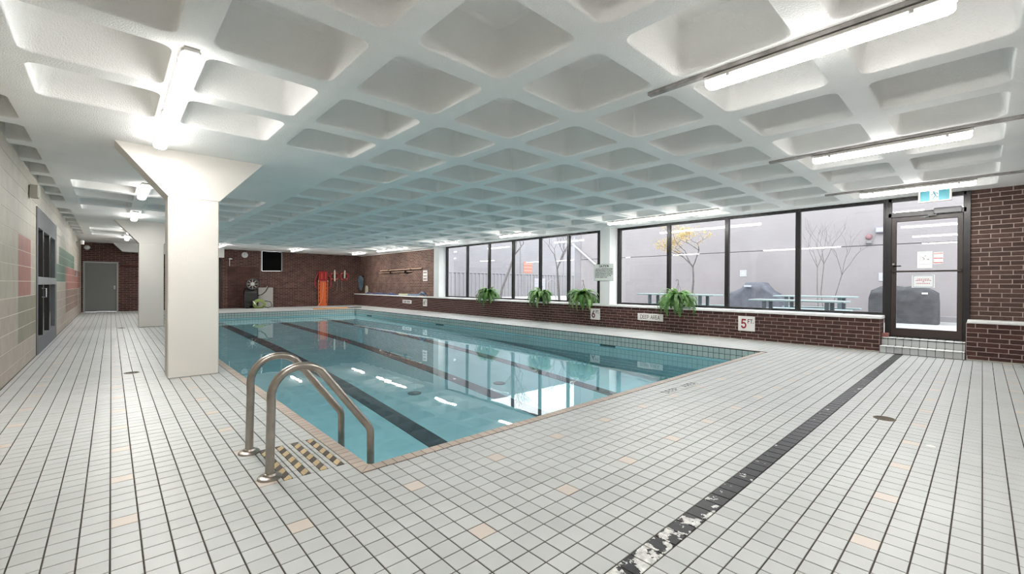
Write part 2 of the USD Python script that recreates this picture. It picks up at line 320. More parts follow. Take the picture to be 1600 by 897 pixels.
# ---- left wall: glazed blocks, with the glass double door
DY0, DY1, DZ = 10.54, 13.95, 2.46
wl = thing('wall_left', kind='structure')
JOINT = M('pale_joint', (.66, .62, .56), .8)
back = MB()
back.box((XL-.2, Y0, 0), (XL-.006, DY0, HC+.36)).box((XL-.2, DY1, 0), (XL-.006, YF, HC+.36)).box((XL-.2, DY0, DZ), (XL-.006, DY1, HC+.36)); obj('mortar_bed', back, JOINT, wl)
BG = {k: M('block_'+k, c, .55, var=.035, isl=.035, noise=(5, .08)) for k, c in dict(beige=(.42, .385, .32), pink=(.33, .155, .13), olive=(.25, .23, .165), green=(.125, .195, .145), rosy=(.40, .35, .30), dusk=(.27, .19, .155)).items()}
bp, bc, bm = [], [], []
zs = [0, .155]+[.155+.213*k for k in range(1, 13)]+[HC]
LB = .406
def block_colour(y, z):
    if 8.70 < y < 9.92 and 1.0 < z < 1.86: return 'pink'
    if 8.70 < y < 10.6 and .37 < z < 1.02: return 'olive'
    if y > 14.85 and y < 20.4 and 1.65 < z < 2.07: return 'green'
    if y > 13.9 and y < 16.7 and 1.23 < z < 1.65: return 'green'
    if y > 16.7 and y < 24.0 and 1.0 < z < 1.65: return 'pink'
    if y > 16.7 and y < 22.6 and .44 < z < 1.02: return 'dusk'
    return 'rosy' if z < 1.0 else 'beige'
for r in range(len(zs)-1):
    z0, z1 = zs[r], zs[r+1]; y = 8.694-LB*34
    while y < YF:
        a, b = max(y, Y0), min(y+LB, YF); zt = min(z1, HC)
        segs = [(a, b)]
        if z0 < DZ-.05:
            segs = []
            if a < DY0: segs.append((a, min(b, DY0)))
            if b > DY1: segs.append((max(a, DY1), b))
        for (a_, b_) in segs:
            if b_-a_ > .03:
                k = block_colour((y+LB/2), (z0+z1)/2)
                zz = min(zt, 9) if not (z0 < DZ < z1 and a_ < DY1 and b_ > DY0) else zt
                bp.append(lambda mb, a_=a_, b_=b_, z0=z0, zz=zz: bevel_plate(mb, (XL-.01, a_+.0004, z0+.0045), (0, b_-a_-.0008, 0), (0, 0, zz-z0-.009), (.0065+rng.uniform(0, .0006), 0, 0), .0007))
                bc.append((XL, (a_+b_)/2, (z0+zt)/2)); bm.append(BG[k])
        y += LB
bcA = np.array(bc); vis = (screen_size(bcA) > 0) & (bcA[:, 1] > 7.0)
order = np.argsort(np.where(vis, bcA[:, 1], 99), kind='stable'); rest = {}
for k, i in enumerate(order):
    if k < 300 and vis[i]: mb = MB(); bp[i](mb); obj('block', mb, bm[i], wl)
    else: bp[i](rest.setdefault(str(bm[i].GetPath()), (MB(), bm[i]))[0])
for q in rest.values(): obj('block_field', q[0], q[1], wl, kind='stuff')

# ---- back wall (brick, too far to tell the bricks apart one by one)
BRx, BRy = brick_mat('brick_far_x', 'x', (.058, .021, .017), (.10, .04, .031), (.24, .18, .155)), brick_mat('brick_far_y', 'y', (.095, .046, .034), (.15, .078, .058), (.33, .26, .22))
wb = thing('wall_back', kind='structure')
CD0, CD1, CDZ = -.86, .22, 2.10
q = MB()
q.box((XL-.2, YF, 0), (CD0, YF+.2, HC+.1)).box((CD0, YF, CDZ), (CD1, YF+.2, HC+.1)).box((CD1, YF, 0), (5.66, YF+.2, HC+.1)).box((5.66, YF, 0), (6.58, YF+.2, 1.87)).box((6.58, YF, 0), (XN+.3, YF+.2, HC+.1))
obj('brickwork', q, BRx, wb)
obj('brick_infill', MB().box((4.16, YF-.012, 0), (5.55, YF-.001, 2.06)), brick_mat('infill_brick', 'x', (.05, .019, .015), (.08, .03, .022), (.10, .055, .045)), wb)
obj('lintel', MB().box((.26, YF-.01, 1.90), (3.9, YF-.001, 1.98)), M('lintel_brick', (.075, .018, .016), .8, noise=(20, .2)), wb)
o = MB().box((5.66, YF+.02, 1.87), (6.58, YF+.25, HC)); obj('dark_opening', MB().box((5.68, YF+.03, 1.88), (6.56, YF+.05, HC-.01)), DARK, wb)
fr = MB().box((5.60, YF-.02, 1.86), (5.66, YF+.06, HC), .004).box((6.56, YF-.02, 1.86), (6.61, YF+.06, HC), .004); obj('opening_frame', fr, ALU, wb)
# ---- white soffit over the corridor end, and the dark pipe chase below it
s = Polygon([(.03, HC), (.34, 2.53), (3.94, 2.44), (3.94, HC)]); m = MB().extrude(s, .55, frame((0, YF-.002, 0), (1, 0, 0), (0, 0, 1))); obj('trim_1', m, WHITE, kind='structure')
obj('trim_2', MB().box((3.76, YF-.10, 0), (3.90, YF-.002, 2.43), .01), M('dark_brown_paint', (.03, .018, .015), .6), kind='structure')
# ---- wall behind the camera
obj('wall_front', MB().box((XL-.2, Y0-.2, 0), (XN+.3, Y0, HC+.02)), BG['beige'], kind='structure')

# ---- right wall: brick ledge below the windows, brick beyond the glass, brick beside the door
CH_, CL = .0768, .243
wr = thing('wall_right', kind='structure')
DR0, DR1 = .18, 1.285                       # door bay
q = MB(); q.box((XW+.008, DR1, 0), (XN+.12, YF, .612)).box((XW+.008, Y0, 0), (XN+.12, DR0, .612)).box((XN+.008, Y0, .60), (XN+.25, DR0-.02, HC+.02))
obj('mortar_bed', q, MORTAR, wr)
obj('brickwork', MB().box((XN, 16.45, .62), (XN+.25, YF, HC+.02)), BRy, wr)
def courses(x, ya, yb, z0, n, shift, mat, name, limit=300, flip=0):
    pc, ce = [], []
    for r in range(n):
        off = (shift+(r % 2)*CL/2+((r*37) % 5-2)*.008); k0 = math.floor((ya-off)/CL)
        for k in range(k0, math.ceil((yb-off)/CL)):
            a, b = max(off+k*CL, ya), min(off+(k+1)*CL, yb)
            if b-a < .03: continue
            z = z0+r*CH_
            pc.append(lambda mb, a=a, b=b, z=z: bevel_plate(mb, (x+.02, b-.0065, z+.0065), (0, -(b-a-.013), 0), (0, 0, CH_-.013), (-.02-rng.uniform(-.001, .0015), 0, 0), .002))
            ce.append((x, (a+b)/2, z+CH_/2))
    split_pieces(pc, ce, (-1, 0, 0), name, name+'_field', mat, wr, limit)
courses(XW, DR1, YF, 0, 8, 1.274, BRICK, 'ledge_brick')
courses(XW, Y0, DR0, 0, 8, .18, BRICK, 'plinth_brick')
courses(XN, Y0, DR0-.02, .655, 29, .16, BRICKU, 'wall_brick')
# brick return beside the steps
rb = MB()
for r in range(8):
    for (a, b) in ((XW, XW+.12), (XW+.125, XW+.36)) if r % 2 else ((XW, XW+.22), (XW+.225, XW+.36)):
        bevel_plate(rb, (a+.002, DR1, r*CH_+.0055), (b-a-.004, 0, 0), (0, 0, CH_-.011), (0, -.008, 0), .002)
obj('return_brick', rb, BRICK, wr, kind='stuff')
obj('sill', MB().box((XW-.025, DR1-.03, .614), (XN+.02, YF, .668), .008), M('white_sill', (.80, .80, .79), .45, noise=(3, .04)), wr)
obj('plinth_cap', MB().box((XW-.025, Y0, .614), (XN+.02, DR0-.01, .662), .008), _mats['white_sill'], wr)
obj('cement_skirt', MB().box((XW-.012, DR1, 0), (XW+.005, YF, .022), .003).box((XW-.012, Y0, 0), (XW+.005, DR0, .022), .003), M('cement', (.38, .36, .32), .9, noise=(10, .2)), wr)
obj('fascia', MB().box((XN-.01, 16.45, HC-.03), (XN+.26, YF, HC+.01)), WHITE, wr)
# ---- tiled steps up to the door
st = thing('trim_3', kind='structure')
obj('step_core', MB().box((XW-.06, DR0+.005, 0), (XN-.05, DR1-.005, .118)).box((XW+.16, DR0+.005, .10), (XN+.35, DR1-.005, .258)), GROUT, st)
for (xf, za, zb) in ((XW-.068, .008, .112), (XW+.152, .136, .244)):
    y = DR0+.01
    ys_ = [DR0+.008, DR0+.04]+[DR0+.04+P*k for k in range(1, 10)]+[DR1-.008]
    for a, b in zip(ys_[:-1], ys_[1:]):
        if b-a > .02: obj('riser_tile', bevel_plate(MB(), (xf+.01, b-.003, za), (0, -(b-a-.006), 0), (0, 0, zb-za), (-.01, 0, 0), .002), TILE, st)
for (x0, x1, z) in ((XW-.085, XW+.155, .118), (XW+.135, XN-.06, .258)):
    for a, b in zip(ys_[:-1], ys_[1:]):
        if b-a > .02: obj('tread_tile', MB().box((x0, a+.0015, z), (x1, b-.0015, z+.016), .007), M('tread_white', (.74, .76, .75), .35, var=.03), st)

# ---- square plaster columns
def column(y, x0, x1, d, c0, c1, zc, lab):
    t = thing('column', lab, 'column', ((x0+x1)/2, y+d/2, 0)); cx, cy = (x0+x1)/2, y+d/2
    obj('shaft', MB().box((x0-cx, -d/2, 0), (x1-cx, d/2, zc+.004), .012), COL, t)
    s = Polygon([(x0-cx, zc), (x1-cx, zc), (c1-cx, HC), (c0-cx, HC)]); obj('capital', MB().extrude(s, d, frame((0, d/2, 0), (1, 0, 0), (0, 0, 1))), COL, t)
column(6.913, .518, 1.055, .40, .022, 1.575, 2.294, 'square cream plaster column with a flared capital nearest the camera')
column(15.5, .545, 1.075, .40, .05, 1.60, 2.294, 'square pale grey column further down the corridor, half hidden by the nearer one')
pw = M('pier_white', (.78, .79, .79), .5, noise=(2, .03))
obj('pier', MB().box((10.49, 7.24, .668), (XN+.05, 7.585, HC), .006), pw, wr, label='slender white pier between the two window groups')
obj('pier', MB().box((10.50, 16.10, .668), (XN+.05, 16.50, HC), .006), pw, wr, label='white pier where the far brick wall ends')
# ---- windows
def window(k, y0, y1, bars, z0=.675, z1=HC-.003):
    w = thing(f'window_{k}', kind='structure'); fw, d0, d1 = .065, XN-.005, XN+.075
    obj('head', MB().box((d0, y0, z1-.062), (d1, y1, z1), .004), BLACKF, w); obj('sill_rail', MB().box((d0, y0, z0), (d1, y1, z0+.045), .004), BLACKF, w)
    for b in [y0+.05]+bars+[y1-.05]: obj('mullion', MB().box((d0-.012, b-.045, z0), (d1, b+.045, z1-.005), .005), BLACKF, w)
    e = [y0+.05]+bars+[y1-.05]
    for a, b in zip(e[:-1], e[1:]): obj('pane', MB().box((XN+.03, a+.04, z0+.04), (XN+.036, b-.04, z1-.058)), PANE, w)
window(1, 7.85, 16.09, [9.10, 10.36, 11.74, 13.12, 14.54])
window(2, 1.20, 7.235, [2.70, 4.17, 5.655])
# ---- glazed exit door with transom
dr = thing('door_1', kind='structure'); zt = .275
for y in (1.215, .185): obj('jamb', MB().box((XN-.03, y-.045, zt), (XN+.08, y+.045, HC-.005), .005), BLACKF, dr)
obj('head', MB().box((XN-.03, .19, HC-.068), (XN+.08, 1.22, HC-.004), .005), BLACKF, dr)
obj('transom_bar', MB().box((XN-.03, .19, 2.515), (XN+.08, 1.22, 2.60), .005), BLACKF, dr)
obj('transom_pane', MB().box((XN+.03, .225, 2.59), (XN+.036, 1.175, HC-.06)), PANE, dr)
lf = MB(); x0, x1 = XN-.015, XN+.035
for a, b in (((x0, 1.10, zt+.01), (x1, 1.175, 2.51)), ((x0, .228, zt+.01), (x1, .30, 2.51)), ((x0, .29, 2.43), (x1, 1.11, 2.51)), ((x0, .29, zt+.01), (x1, 1.11, zt+.165))): lf.box(a, b, .005)
leaf = obj('leaf_frame', lf, BROWNF, dr)
obj('pane', MB().box((XN+.005, .29, .42), (XN+.011, 1.11, 2.44)), PANE, dr)
obj('push_bar', MB().box((XN-.055, .24, 1.485), (XN-.03, 1.16, 1.515), .006).box((XN-.04, .245, 1.47), (XN, .275, 1.53), .004).box((XN-.04, 1.125, 1.47), (XN, 1.155, 1.53), .004), BROWNF, dr)
obj('lever_handle', MB().tube([(XN-.02, 1.14, 1.60), (XN-.07, 1.14, 1.60), (XN-.075, 1.12, 1.60), (XN-.075, 1.03, 1.60)], .010), DARK, dr)
obj('lock_cylinder', MB().lathe([(0, 0), (.022, 0), (.02, .012), (0, .012)], 16, (XN-.015, 1.14, 1.64), np.array([[0, 0, -1], [0, 1, 0], [1, 0, 0]])), CHROME, dr)
obj('threshold', MB().box((XN-.06, .19, zt-.005), (XN+.12, 1.22, zt+.012), .004), BLACKF, dr)
cl = obj('door_closer', MB().box((XN-.085, .245, 2.525), (XN-.02, .60, 2.625), .012), ALU, dr)
obj('closer_arm', MB().tube([(XN-.05, .57, 2.53), (XN-.05, .57, 2.50), (XN-.10, .66, 2.50), (XN-.03, .70, 2.485)], .011).box((XN-.04, .66, 2.47), (XN-.01, .74, 2.50), .004), ALU, dr)
# ---- grey steel door at the corridor end
d2 = thing('door_2', kind='structure')
f2 = MB().box((CD0, YF-.03, 0), (CD0+.06, YF+.1, CDZ), .004).box((CD1-.06, YF-.03, 0), (CD1, YF+.1, CDZ), .004).box((CD0+.05, YF-.03, CDZ-.06), (CD1-.05, YF+.1, CDZ), .004)
obj('door_frame', f2, M('frame_light_grey', (.33, .33, .31), .5), d2); obj('leaf', MB().box((CD0+.06, YF+.0, .008), (CD1-.06, YF+.045, CDZ-.062), .003), GREYM, d2)
obj('lever_handle', MB().tube([(.10, YF, 1.02), (.10, YF-.06, 1.02), (.09, YF-.065, 1.02), (-.02, YF-.065, 1.02)], .012).box((.07, YF-.01, .94), (.13, YF+.005, 1.10), .003), CHROME, d2)
# ---- glass double door in the left wall, with the lobby behind it
d3 = thing('door_3', kind='structure'); GM = M('grey_metal', (.16, .165, .175), .65, spec=.15); xa, xb = XL-.06, XL+.012
for y0, y1, m in ((DY0, DY0+.12, GM), (11.33, 11.44, BLACKF), (12.40, 12.54, BLACKF), (13.62, DY1, GM)): obj('stile', MB().box((xa, y0, 0), (xb, y1, DZ), .004), m, d3)
obj('head', MB().box((xa, DY0+.1, 2.12), (xb+.003, DY1-.02, DZ), .004), GM, d3)
obj('mid_rail', MB().box((xa, DY0+.1, 1.165), (xb+.006, DY1-.1, 1.30), .004), M('pale_grey_metal', (.30, .305, .31), .6, spec=.2), d3)
obj('bottom_rail', MB().box((xa, DY0+.1, 0), (xb+.003, DY1-.1, .27), .004), GM, d3)
for a, b in ((DY0+.1, 11.35), (11.42, 12.42), (12.52, 13.64)):
    for z0, z1 in ((.26, 1.18), (1.28, 2.13)): obj('pane', MB().box((XL-.03, a, z0), (XL-.024, b, z1)), PANE, d3)
obj('pull_handle', MB().tube([(XL+.01, 11.18, .95), (XL+.06, 11.18, .95), (XL+.06, 11.18, 1.10), (XL+.01, 11.18, 1.10)], .012), CHROME, d3)
lob = thing('trim_4', kind='structure')
obj('lobby_shell', MB().box((XL-2.6, DY0-1, -.02), (XL-.2, DY1+4, 0)), M('lobby_floor', (.60, .60, .59), .5), lob)
obj('lobby_wall', MB().box((XL-2.7, DY0-1, 0), (XL-2.6, DY1+4, 2.6)).box((XL-2.6, DY1+4, 0), (XL-.2, DY1+4.1, 2.6)).box((XL-2.6, DY0-1.1, 0), (XL-.2, DY0-1, 2.6)).box((XL-2.7, DY0-1.1, 2.5), (XL-.2, DY1+4.1, 2.6)), M('lobby_paint', (.42, .42, .42), .7), lob)
lv = MB()
for k in range(9): lv.box((XL-2.58, DY0+.8, .95+k*.085), (XL-2.55, DY1+3.5, .99+k*.085), .004)
obj('louvre_slats', lv, DARK, lob, kind='stuff')

# ================================================================ POOL
pool = thing('swimming_pool', 'long indoor lane pool of aqua water set flush in the white tiled deck', 'swimming pool')
prof = [(IY0, -1.02), (4.85, -.85), (7.9, -.635), (10.4, -.515), (12.4, -.445), (15.2, -.40), (19, -.352), (IY1, -.342)]       # floor height along the length
b = MB()
for (y0, z0), (y1, z1) in zip(prof[:-1], prof[1:]): b.add([(IX0, y0, z0), (IX1, y0, z0), (IX1, y1, z1), (IX0, y1, z1), (IX0, y0, z0-.15), (IX1, y0, z0-.15), (IX1, y1, z1-.15), (IX0, y1, z1-.15)], [[0, 1, 2, 3], [4, 7, 6, 5], [0, 4, 5, 1], [1, 5, 6, 2], [2, 6, 7, 3], [3, 7, 4, 0]])
b.box((IX0-.15, IY0-.15, -1.2), (IX0, IY1+.15, -.045)).box((IX1, IY0-.15, -1.2), (IX1+.15, IY1+.15, -.012)).box((IX0-.15, IY0-.15, -1.2), (IX1+.15, IY0, -.045)).box((IX0-.15, IY1, -1.2), (IX1+.15, IY1+.15, -.012))
obj('basin', b, BASIN, pool)
pc, ce = [], []                               # wall tiles above and just below the water, all four sides
for side in range(4):
    L0, L1 = ((IY0, IY1), (IX0, IX1))[side % 2]; n = int((L1-L0)/P)+1
    for r in range(2):
        for k in range(n):
            a, e = L0+k*P, min(L0+(k+1)*P, L1); z0, z1 = -.014-(r+1)*P, -.014-r*P
            if e-a < .03: continue
            g = .004; dz = nrg.uniform(0, .0008)
            if side == 0: A = ((IX1+.004, a+g, z0+g), (0, e-a-2*g, 0), (0, 0, P-2*g), (-.008-dz, 0, 0)); c = (IX1, (a+e)/2, (z0+z1)/2); nr = (-1, 0, 0)
            if side == 2: A = ((IX0-.004, a+g, z0+g), (0, e-a-2*g, 0), (0, 0, P-2*g), (.008+dz, 0, 0)); c = (IX0, (a+e)/2, (z0+z1)/2); nr = (1, 0, 0)
            if side == 1: A = ((a+g, IY1+.004, z0+g), (e-a-2*g, 0, 0), (0, 0, P-2*g), (0, -.008-dz, 0)); c = ((a+e)/2, IY1, (z0+z1)/2); nr = (0, -1, 0)
            if side == 3: A = ((a+g, IY0-.004, z0+g), (e-a-2*g, 0, 0), (0, 0, P-2*g), (0, .008+dz, 0)); c = ((a+e)/2, IY0, (z0+z1)/2); nr = (0, 1, 0)
            seen = np.dot(nr, CP-np.array(c)) > 0
            pc.append(lambda mb, A=A: bevel_plate(mb, *A, .002)); ce.append(c if seen else (0, -3, 0))
split_pieces(pc, ce, (-.8, -.6, 0), 'wall_tile', 'wall_tile_field', BAND, pool)
bed = MB()
for A in (((IX1-.0015, IY0, -.232), (IX1+.03, IY1, -.011)), ((IX0-.03, IY0, -.232), (IX0+.0015, IY1, -.046)), ((IX0, IY1-.0015, -.232), (IX1, IY1+.03, -.011)), ((IX0, IY0-.03, -.232), (IX1, IY0+.0015, -.046))): bed.box(*A)
obj('tile_bed', bed, M('band_joint', (.03, .05, .05), .8), pool)
def coping(o, along, inward, l):
    """bullnose coping piece: starts at o, runs l along, reaches CW inward over the water"""
    o, along, inward = (np.asarray(q, float) for q in (o, along, inward)); pr = [(0.002, -.012), (0.002, -.001), (.004, .001), (.078, .001), (.090, -.002), (.0985, -.010), (.1, -.020), (.098, -.044)]
    R = [[o+inward*d+along*t+np.array([0, 0, z]) for d, z in pr] for t in (.003, l-.003)]
    return lambda mb: mb.loft(R)
pc, ce = [], []; q = .0745
for k in range(int((PX1-PX0-CW)/q)): x = PX0+CW+k*q; pc.append(coping((x, PY0, 0), (1, 0, 0), (0, 1, 0), q)); ce.append((x, PY0, 0))
for k in range(int((PY1-PY0-CW)/q)): y = PY0+CW+k*q; pc.append(coping((PX0, y, 0), (0, 1, 0), (1, 0, 0), q)); ce.append((PX0, y, 0))
split_pieces(pc, ce, (0, 0, 1), 'coping_tile', 'coping_field', COPING, pool)
cm_ = MB(); tri = [(PX0, PY0), (PX0+CW, PY0), (PX0+CW, PY0+CW)]
cm_.extrude(Polygon(tri).buffer(-.0015), .040, frame((0, 0, -.039), (1, 0, 0), (0, 1, 0))); obj('coping_tile', cm_, COPING, pool)
cm_ = MB().extrude(Polygon([(PX0, PY0), (PX0+CW, PY0+CW), (PX0, PY0+CW)]).buffer(-.0015), .040, frame((0, 0, -.039), (1, 0, 0), (0, 1, 0))); obj('coping_tile', cm_, COPING, pool)
def floor_z(y): return np.interp(y, [p[0] for p in prof], [p[1] for p in prof])
for c in (3.10, 5.05, 7.00):                  # lane lines with their end bars
    m = MB(); ys_ = [p[0] for p in prof[:-1]]+[IY1-.5]
    for y0, y1 in zip(ys_[:-1], ys_[1:]):
        z0, z1 = floor_z(y0)+.006, floor_z(y1)+.006
        m.add([(c-.14, y0, z0), (c+.14, y0, z0), (c+.14, y1, z1), (c-.14, y1, z1), (c-.14, y0, z0-.006), (c+.14, y0, z0-.006), (c+.14, y1, z1-.006), (c-.14, y1, z1-.006)], [[0, 1, 2, 3], [0, 4, 5, 1], [1, 5, 6, 2], [2, 6, 7, 3], [3, 7, 4, 0]])
    obj('lane_line', m, LANE, pool)
_d = onp(780, 585, 2, -.56)
for (x, y) in ((3.93, 6.78), (_d[0], _d[1])):
    T = [(0, .012), (.10, .012), (.12, .004), (.12, -.01)]; obj('main_drain', MB().lathe(T, 24, (x, y, floor_z(y)+.004)), M('drain_cover_dark', (.05, .10, .11), .5), pool)
for (y0, y1) in ((5.93, 6.36), (13.2, 13.7), (19.1, 19.6)): obj('skimmer_slot', MB().box((IX1-.014, y0, -.262), (IX1+.02, y1, -.236), .003), M('slot_dark', (.03, .06, .06), .7), pool)
w = MB(); w.add([(IX0, IY0, WL), (IX1, IY0, WL), (IX1, IY1, WL), (IX0, IY1, WL)], [[0, 1, 2, 3]])
obj('pool_water', w, WATER, label='still aqua water filling the pool, mirroring the windows and lamps', cat='water', kind='stuff')

# ---- ladder handrails at the near corner
def fillet(pts, r, n=7):
    p = [np.array(q, float) for q in pts]; out = [p[0]]
    for a, b, c in zip(p[:-2], p[1:-1], p[2:]):
        u, v = (a-b)/np.linalg.norm(a-b), (c-b)/np.linalg.norm(c-b); ang = math.acos(np.clip(u@v, -1, 1)); t = r/math.tan(ang/2)
        t = min(t, .49*np.linalg.norm(a-b), .49*np.linalg.norm(c-b)); s, e = b+u*t, b+v*t
        for k in range(n+1): x = k/n; out.append((1-x)**2*s+2*x*(1-x)*b+x*x*e)
    return out+[p[-1]]
arc = [(.72, .012), (.728, .44)]+[(.905+.178*math.cos(a), .495+.178*math.sin(a)) for a in np.linspace(math.pi, math.radians(50), 14)]
railp = arc+fillet([arc[-1], (1.372, .165), (1.377, -.75)], .10)[1:]
for y, lab in ((2.98, 'nearer of the two bent steel handrails at the pool corner, closest to the camera'), (3.52, 'further of the two bent steel handrails, behind the nearer one')):
    t = thing('handrail', lab, 'handrail', (.72, y, 0), group=None)
    obj('rail', MB().tube([(x-.72, 0, z) for x, z in railp], .0255, 18), STEEL, t, smooth=40)
    obj('flange', MB().lathe([(.024, .034), (.034, .032), (.040, .020), (.062, .016), (.068, .010), (.068, .0), (.0, .0)], 28), STEEL, t, smooth=40)
dm = M('bronze_drain', (.12, .095, .06), .5, metal=.6)
for (x, y), lab in zip(drains, ('round floor drain in the corridor tiles left of the nearest column', 'round bronze floor drain in the deck right of the black line', 'round floor drain beside the far column in the corridor')):
    t = thing('floor_drain', lab, 'drain', (x, y, 0)); obj('rim', MB().lathe([(.068, .0), (.069, .004), (.08, .003), (.083, 0)], 28), dm, t)
    g = MB().lathe([(0, .0015), (.068, .0015)], 28); obj('grate', g, DARK, t)
    g = MB()
    for k in range(-4, 5): h = math.sqrt(.068**2-(k*.015)**2); g.box((k*.015-.004, -h, .001), (k*.015+.004, h, .0035))
    obj('bars', g, dm, t)

t = thing('floor_patch', 'small bright white patch stuck on the deck tiles right of the bronze drain', 'patch', (*fl_(1454, 697), .0005)); obj('patch', MB().lathe([(0, .001), (.028, .001), (.030, 0)], 16), SIGNW, t)
# ================================================================ LAMPS
LL = 1.38
def lamp_parts(t):
    hz = MB().box((-.045, -LL/2-.01, -.028), (.045, LL/2+.01, 0), .004).box((-.06, -LL/2+.02, -.04), (.06, LL/2-.02, -.02), .006); obj('housing', hz, HOUS, t)
    pr = [(.058, -.03), (.066, -.045), (.062, -.068), (.045, -.086), (.018, -.094), (-.018, -.094), (-.045, -.086), (-.062, -.068), (-.066, -.045), (-.058, -.03)]
    rings = []
    for y, s in ((-LL/2, .72), (-LL/2+.012, .90), (-LL/2+.035, 1.0), (LL/2-.035, 1.0), (LL/2-.012, .90), (LL/2, .72)): rings.append([(x*s, y, -.03+(z+.03)*s) for x, z in pr])
    obj('diffuser', MB().loft(rings), LIT, t, smooth=50)
    for y in (-LL/2+.18, LL/2-.18): obj('clip', MB().box((-.070, y-.012, -.055), (.070, y+.012, -.03), .003), HOUS, t)
lamps = [(.42, 4.53, 'nearer half of the lit lamp pair above the left deck, furthest from the capital', None), (.42, 5.95, 'further half of the lit pair of tube lamps, touching the nearest column capital', None),
         (.42, 10.2, 'lit tube lamp on the corridor ceiling just behind the nearest column', None), (.42, 14.1, 'lit tube lamp on the corridor ceiling, second behind the nearest column', None),
         (.42, 18.2, 'lit tube lamp on the corridor ceiling above the second column, nearer of two close together', None), (.42, 21.0, 'lit tube lamp nearest the grey corridor door', None),
         (3.468, .80, 'large lit tube lamp at the top right of the picture, nearest the camera', None), (6.516, .77, 'middle one of the three lit lamps at the right, between largest and exit sign', None), (9.564, .76, 'lit tube lamp just in front of the exit sign', None),
         (9.564, 4.55, 'right half of the lit lamp pair above the windows right of the caution board', None), (9.564, 5.96, 'left half of the lit lamp pair above the windows right of the caution board', None),
         (9.564, 10.25, 'lit tube lamp above the ferns in front of the left window group', None), (9.564, 14.15, 'lit tube lamp above the far white pier at the end of the windows', None),
         (9.564, 17.95, 'right half of the lit lamp pair above the wall-hung poles', None), (9.564, 19.36, 'left half of the lit lamp pair above the wall-hung poles', None),
         (9.564, 22.3, 'lit tube lamp near the far brick corner', None), (6.516, 22.3, 'lit tube lamp above the far end of the pool, right of the dark wall opening', None), (3.468, 22.3, 'lit tube lamp partly hidden behind the right edge of the nearest column', None)]
lamps += [(.42, .79, 'lit tube lamp over the left deck beside the camera, just above the picture', None), (.42, -2.9, 'lit tube lamp behind the camera on the corridor side, out of the picture', None), (3.468, -2.9, 'lit tube lamp behind the camera in line with the large top right lamp', None)]
first = None
for x, y, lab, g in lamps:
    if first is None: first = thing('tube_lamp', lab, 'lamp', (x, y, HC), group='lit tube lamps under the waffle ceiling'); lamp_parts(first)
    else: dup(first, 'tube_lamp', (x, y, HC-(.036 if y < 1 else 0)), label=lab, cat='lamp', group='lit tube lamps under the waffle ceiling')
for x, y0, y1, lab in ((3.44, Y0+.3, 1.98, 'dirty grey surface conduit running to the large lamp at the top right'), (6.49, Y0+.3, 1.95, 'dirty grey surface conduit running to the middle lamp at the right'), (9.535, Y0+.3, 1.95, 'dirty grey surface conduit running to the lamp by the exit sign')):
    t = thing('conduit', lab, 'conduit', (x, (y0+y1)/2, HC-.0005)); h = (y1-y0)/2
    obj('channel', MB().box((-.028, -h, -.03), (.028, h, -.0), .004), COND, t)
    k = MB()
    for yy in np.arange(-h+.4, h, 1.1): k.box((-.034, yy-.015, -.034), (.034, yy+.015, 0), .003)
    obj('straps', k, COND, t, kind='stuff')

# ================================================================ SIGNS
def board(name, lab, yl, yr, zb, zt, x=XW, mat=SIGNW, cat='sign', th=.012):
    t = thing(name, lab, cat, (x, (yl+yr)/2, zb)); w, h = yl-yr, zt-zb
    obj('plate', MB().box((-th, -w/2, 0), (-.001, w/2, h), .003), mat, t)
    return t, (lambda dx, dz: frame((-th-.0005, w/2-dx, dz), (0, -1, 0), (0, 0, 1))), w, h
t, at, w, h = board('depth_sign', 'white square depth sign with a dark red 6 and small FT, under the third fern', 7.89, 7.55, .205, .53)
m = MB(); text(m, '6', .20, at(.05, .06), .12, True); obj('numeral', m, M('dark_maroon', (.10, .012, .018), .5), t, label='dark red numeral 6'); m = MB(); text(m, 'FT.', .085, at(.195, .185), .12, True); obj('lettering', m, INK, t)
t, at, w, h = board('depth_sign', 'white square depth sign with a red 5 and small FT, rightmost on the brick ledge', 3.755, 3.405, .205, .535)
m = MB(); text(m, '5', .20, at(.065, .065), .11, True); obj('numeral', m, REDINK, t, label='red numeral 5'); m = MB(); text(m, 'FT.', .09, at(.20, .175), .125, True); obj('lettering', m, M('faded_maroon', (.12, .03, .045), .5), t)
t, at, w, h = board('area_sign', 'long white DEEP AREA sign on the brick ledge below the fourth fern', 6.32, 5.58, .285, .475)
m = MB(); text(m, 'DEEP', .105, at(.085, .045), .25); text(m, 'AREA', .105, at(.385, .045), .26); obj('lettering', m, M('thin_maroon', (.07, .02, .022), .5), t)
t, at, w, h = board('area_sign', 'small far DEEP AREA sign on the ledge below the blue foam pieces', 19.22, 18.36, .30, .47)
m = MB(); text(m, 'DEEP AREA', .09, at(.10, .04), .66, True); obj('lettering', m, INK, t)
t, at, w, h = board('depth_sign', 'small far upright white sign on the ledge, beside the far DEEP AREA sign', 17.33, 16.98, .23, .56)
m = MB(); text(m, '6', .17, at(.05, .08), .12, True); text(m, 'FT.', .08, at(.19, .18), .12, True); obj('lettering', m, INK, t)
t, at, w, h = board('notice_board', 'upright white notice high on the far brick wall, right of the wall-hung poles', 18.0, 17.62, 1.38, 1.88, XN)
m = MB()
for r, z in enumerate((.36, .21, .06)):
    for k in range(3): m.box((-.0135, w/2-.06-k*.095, z), (-.0122, w/2-.125-k*.095, z+.075-.02*(r == 1)))
obj('block_letters', m, M('brown_red_ink', (.16, .05, .05), .5), t, kind='stuff')
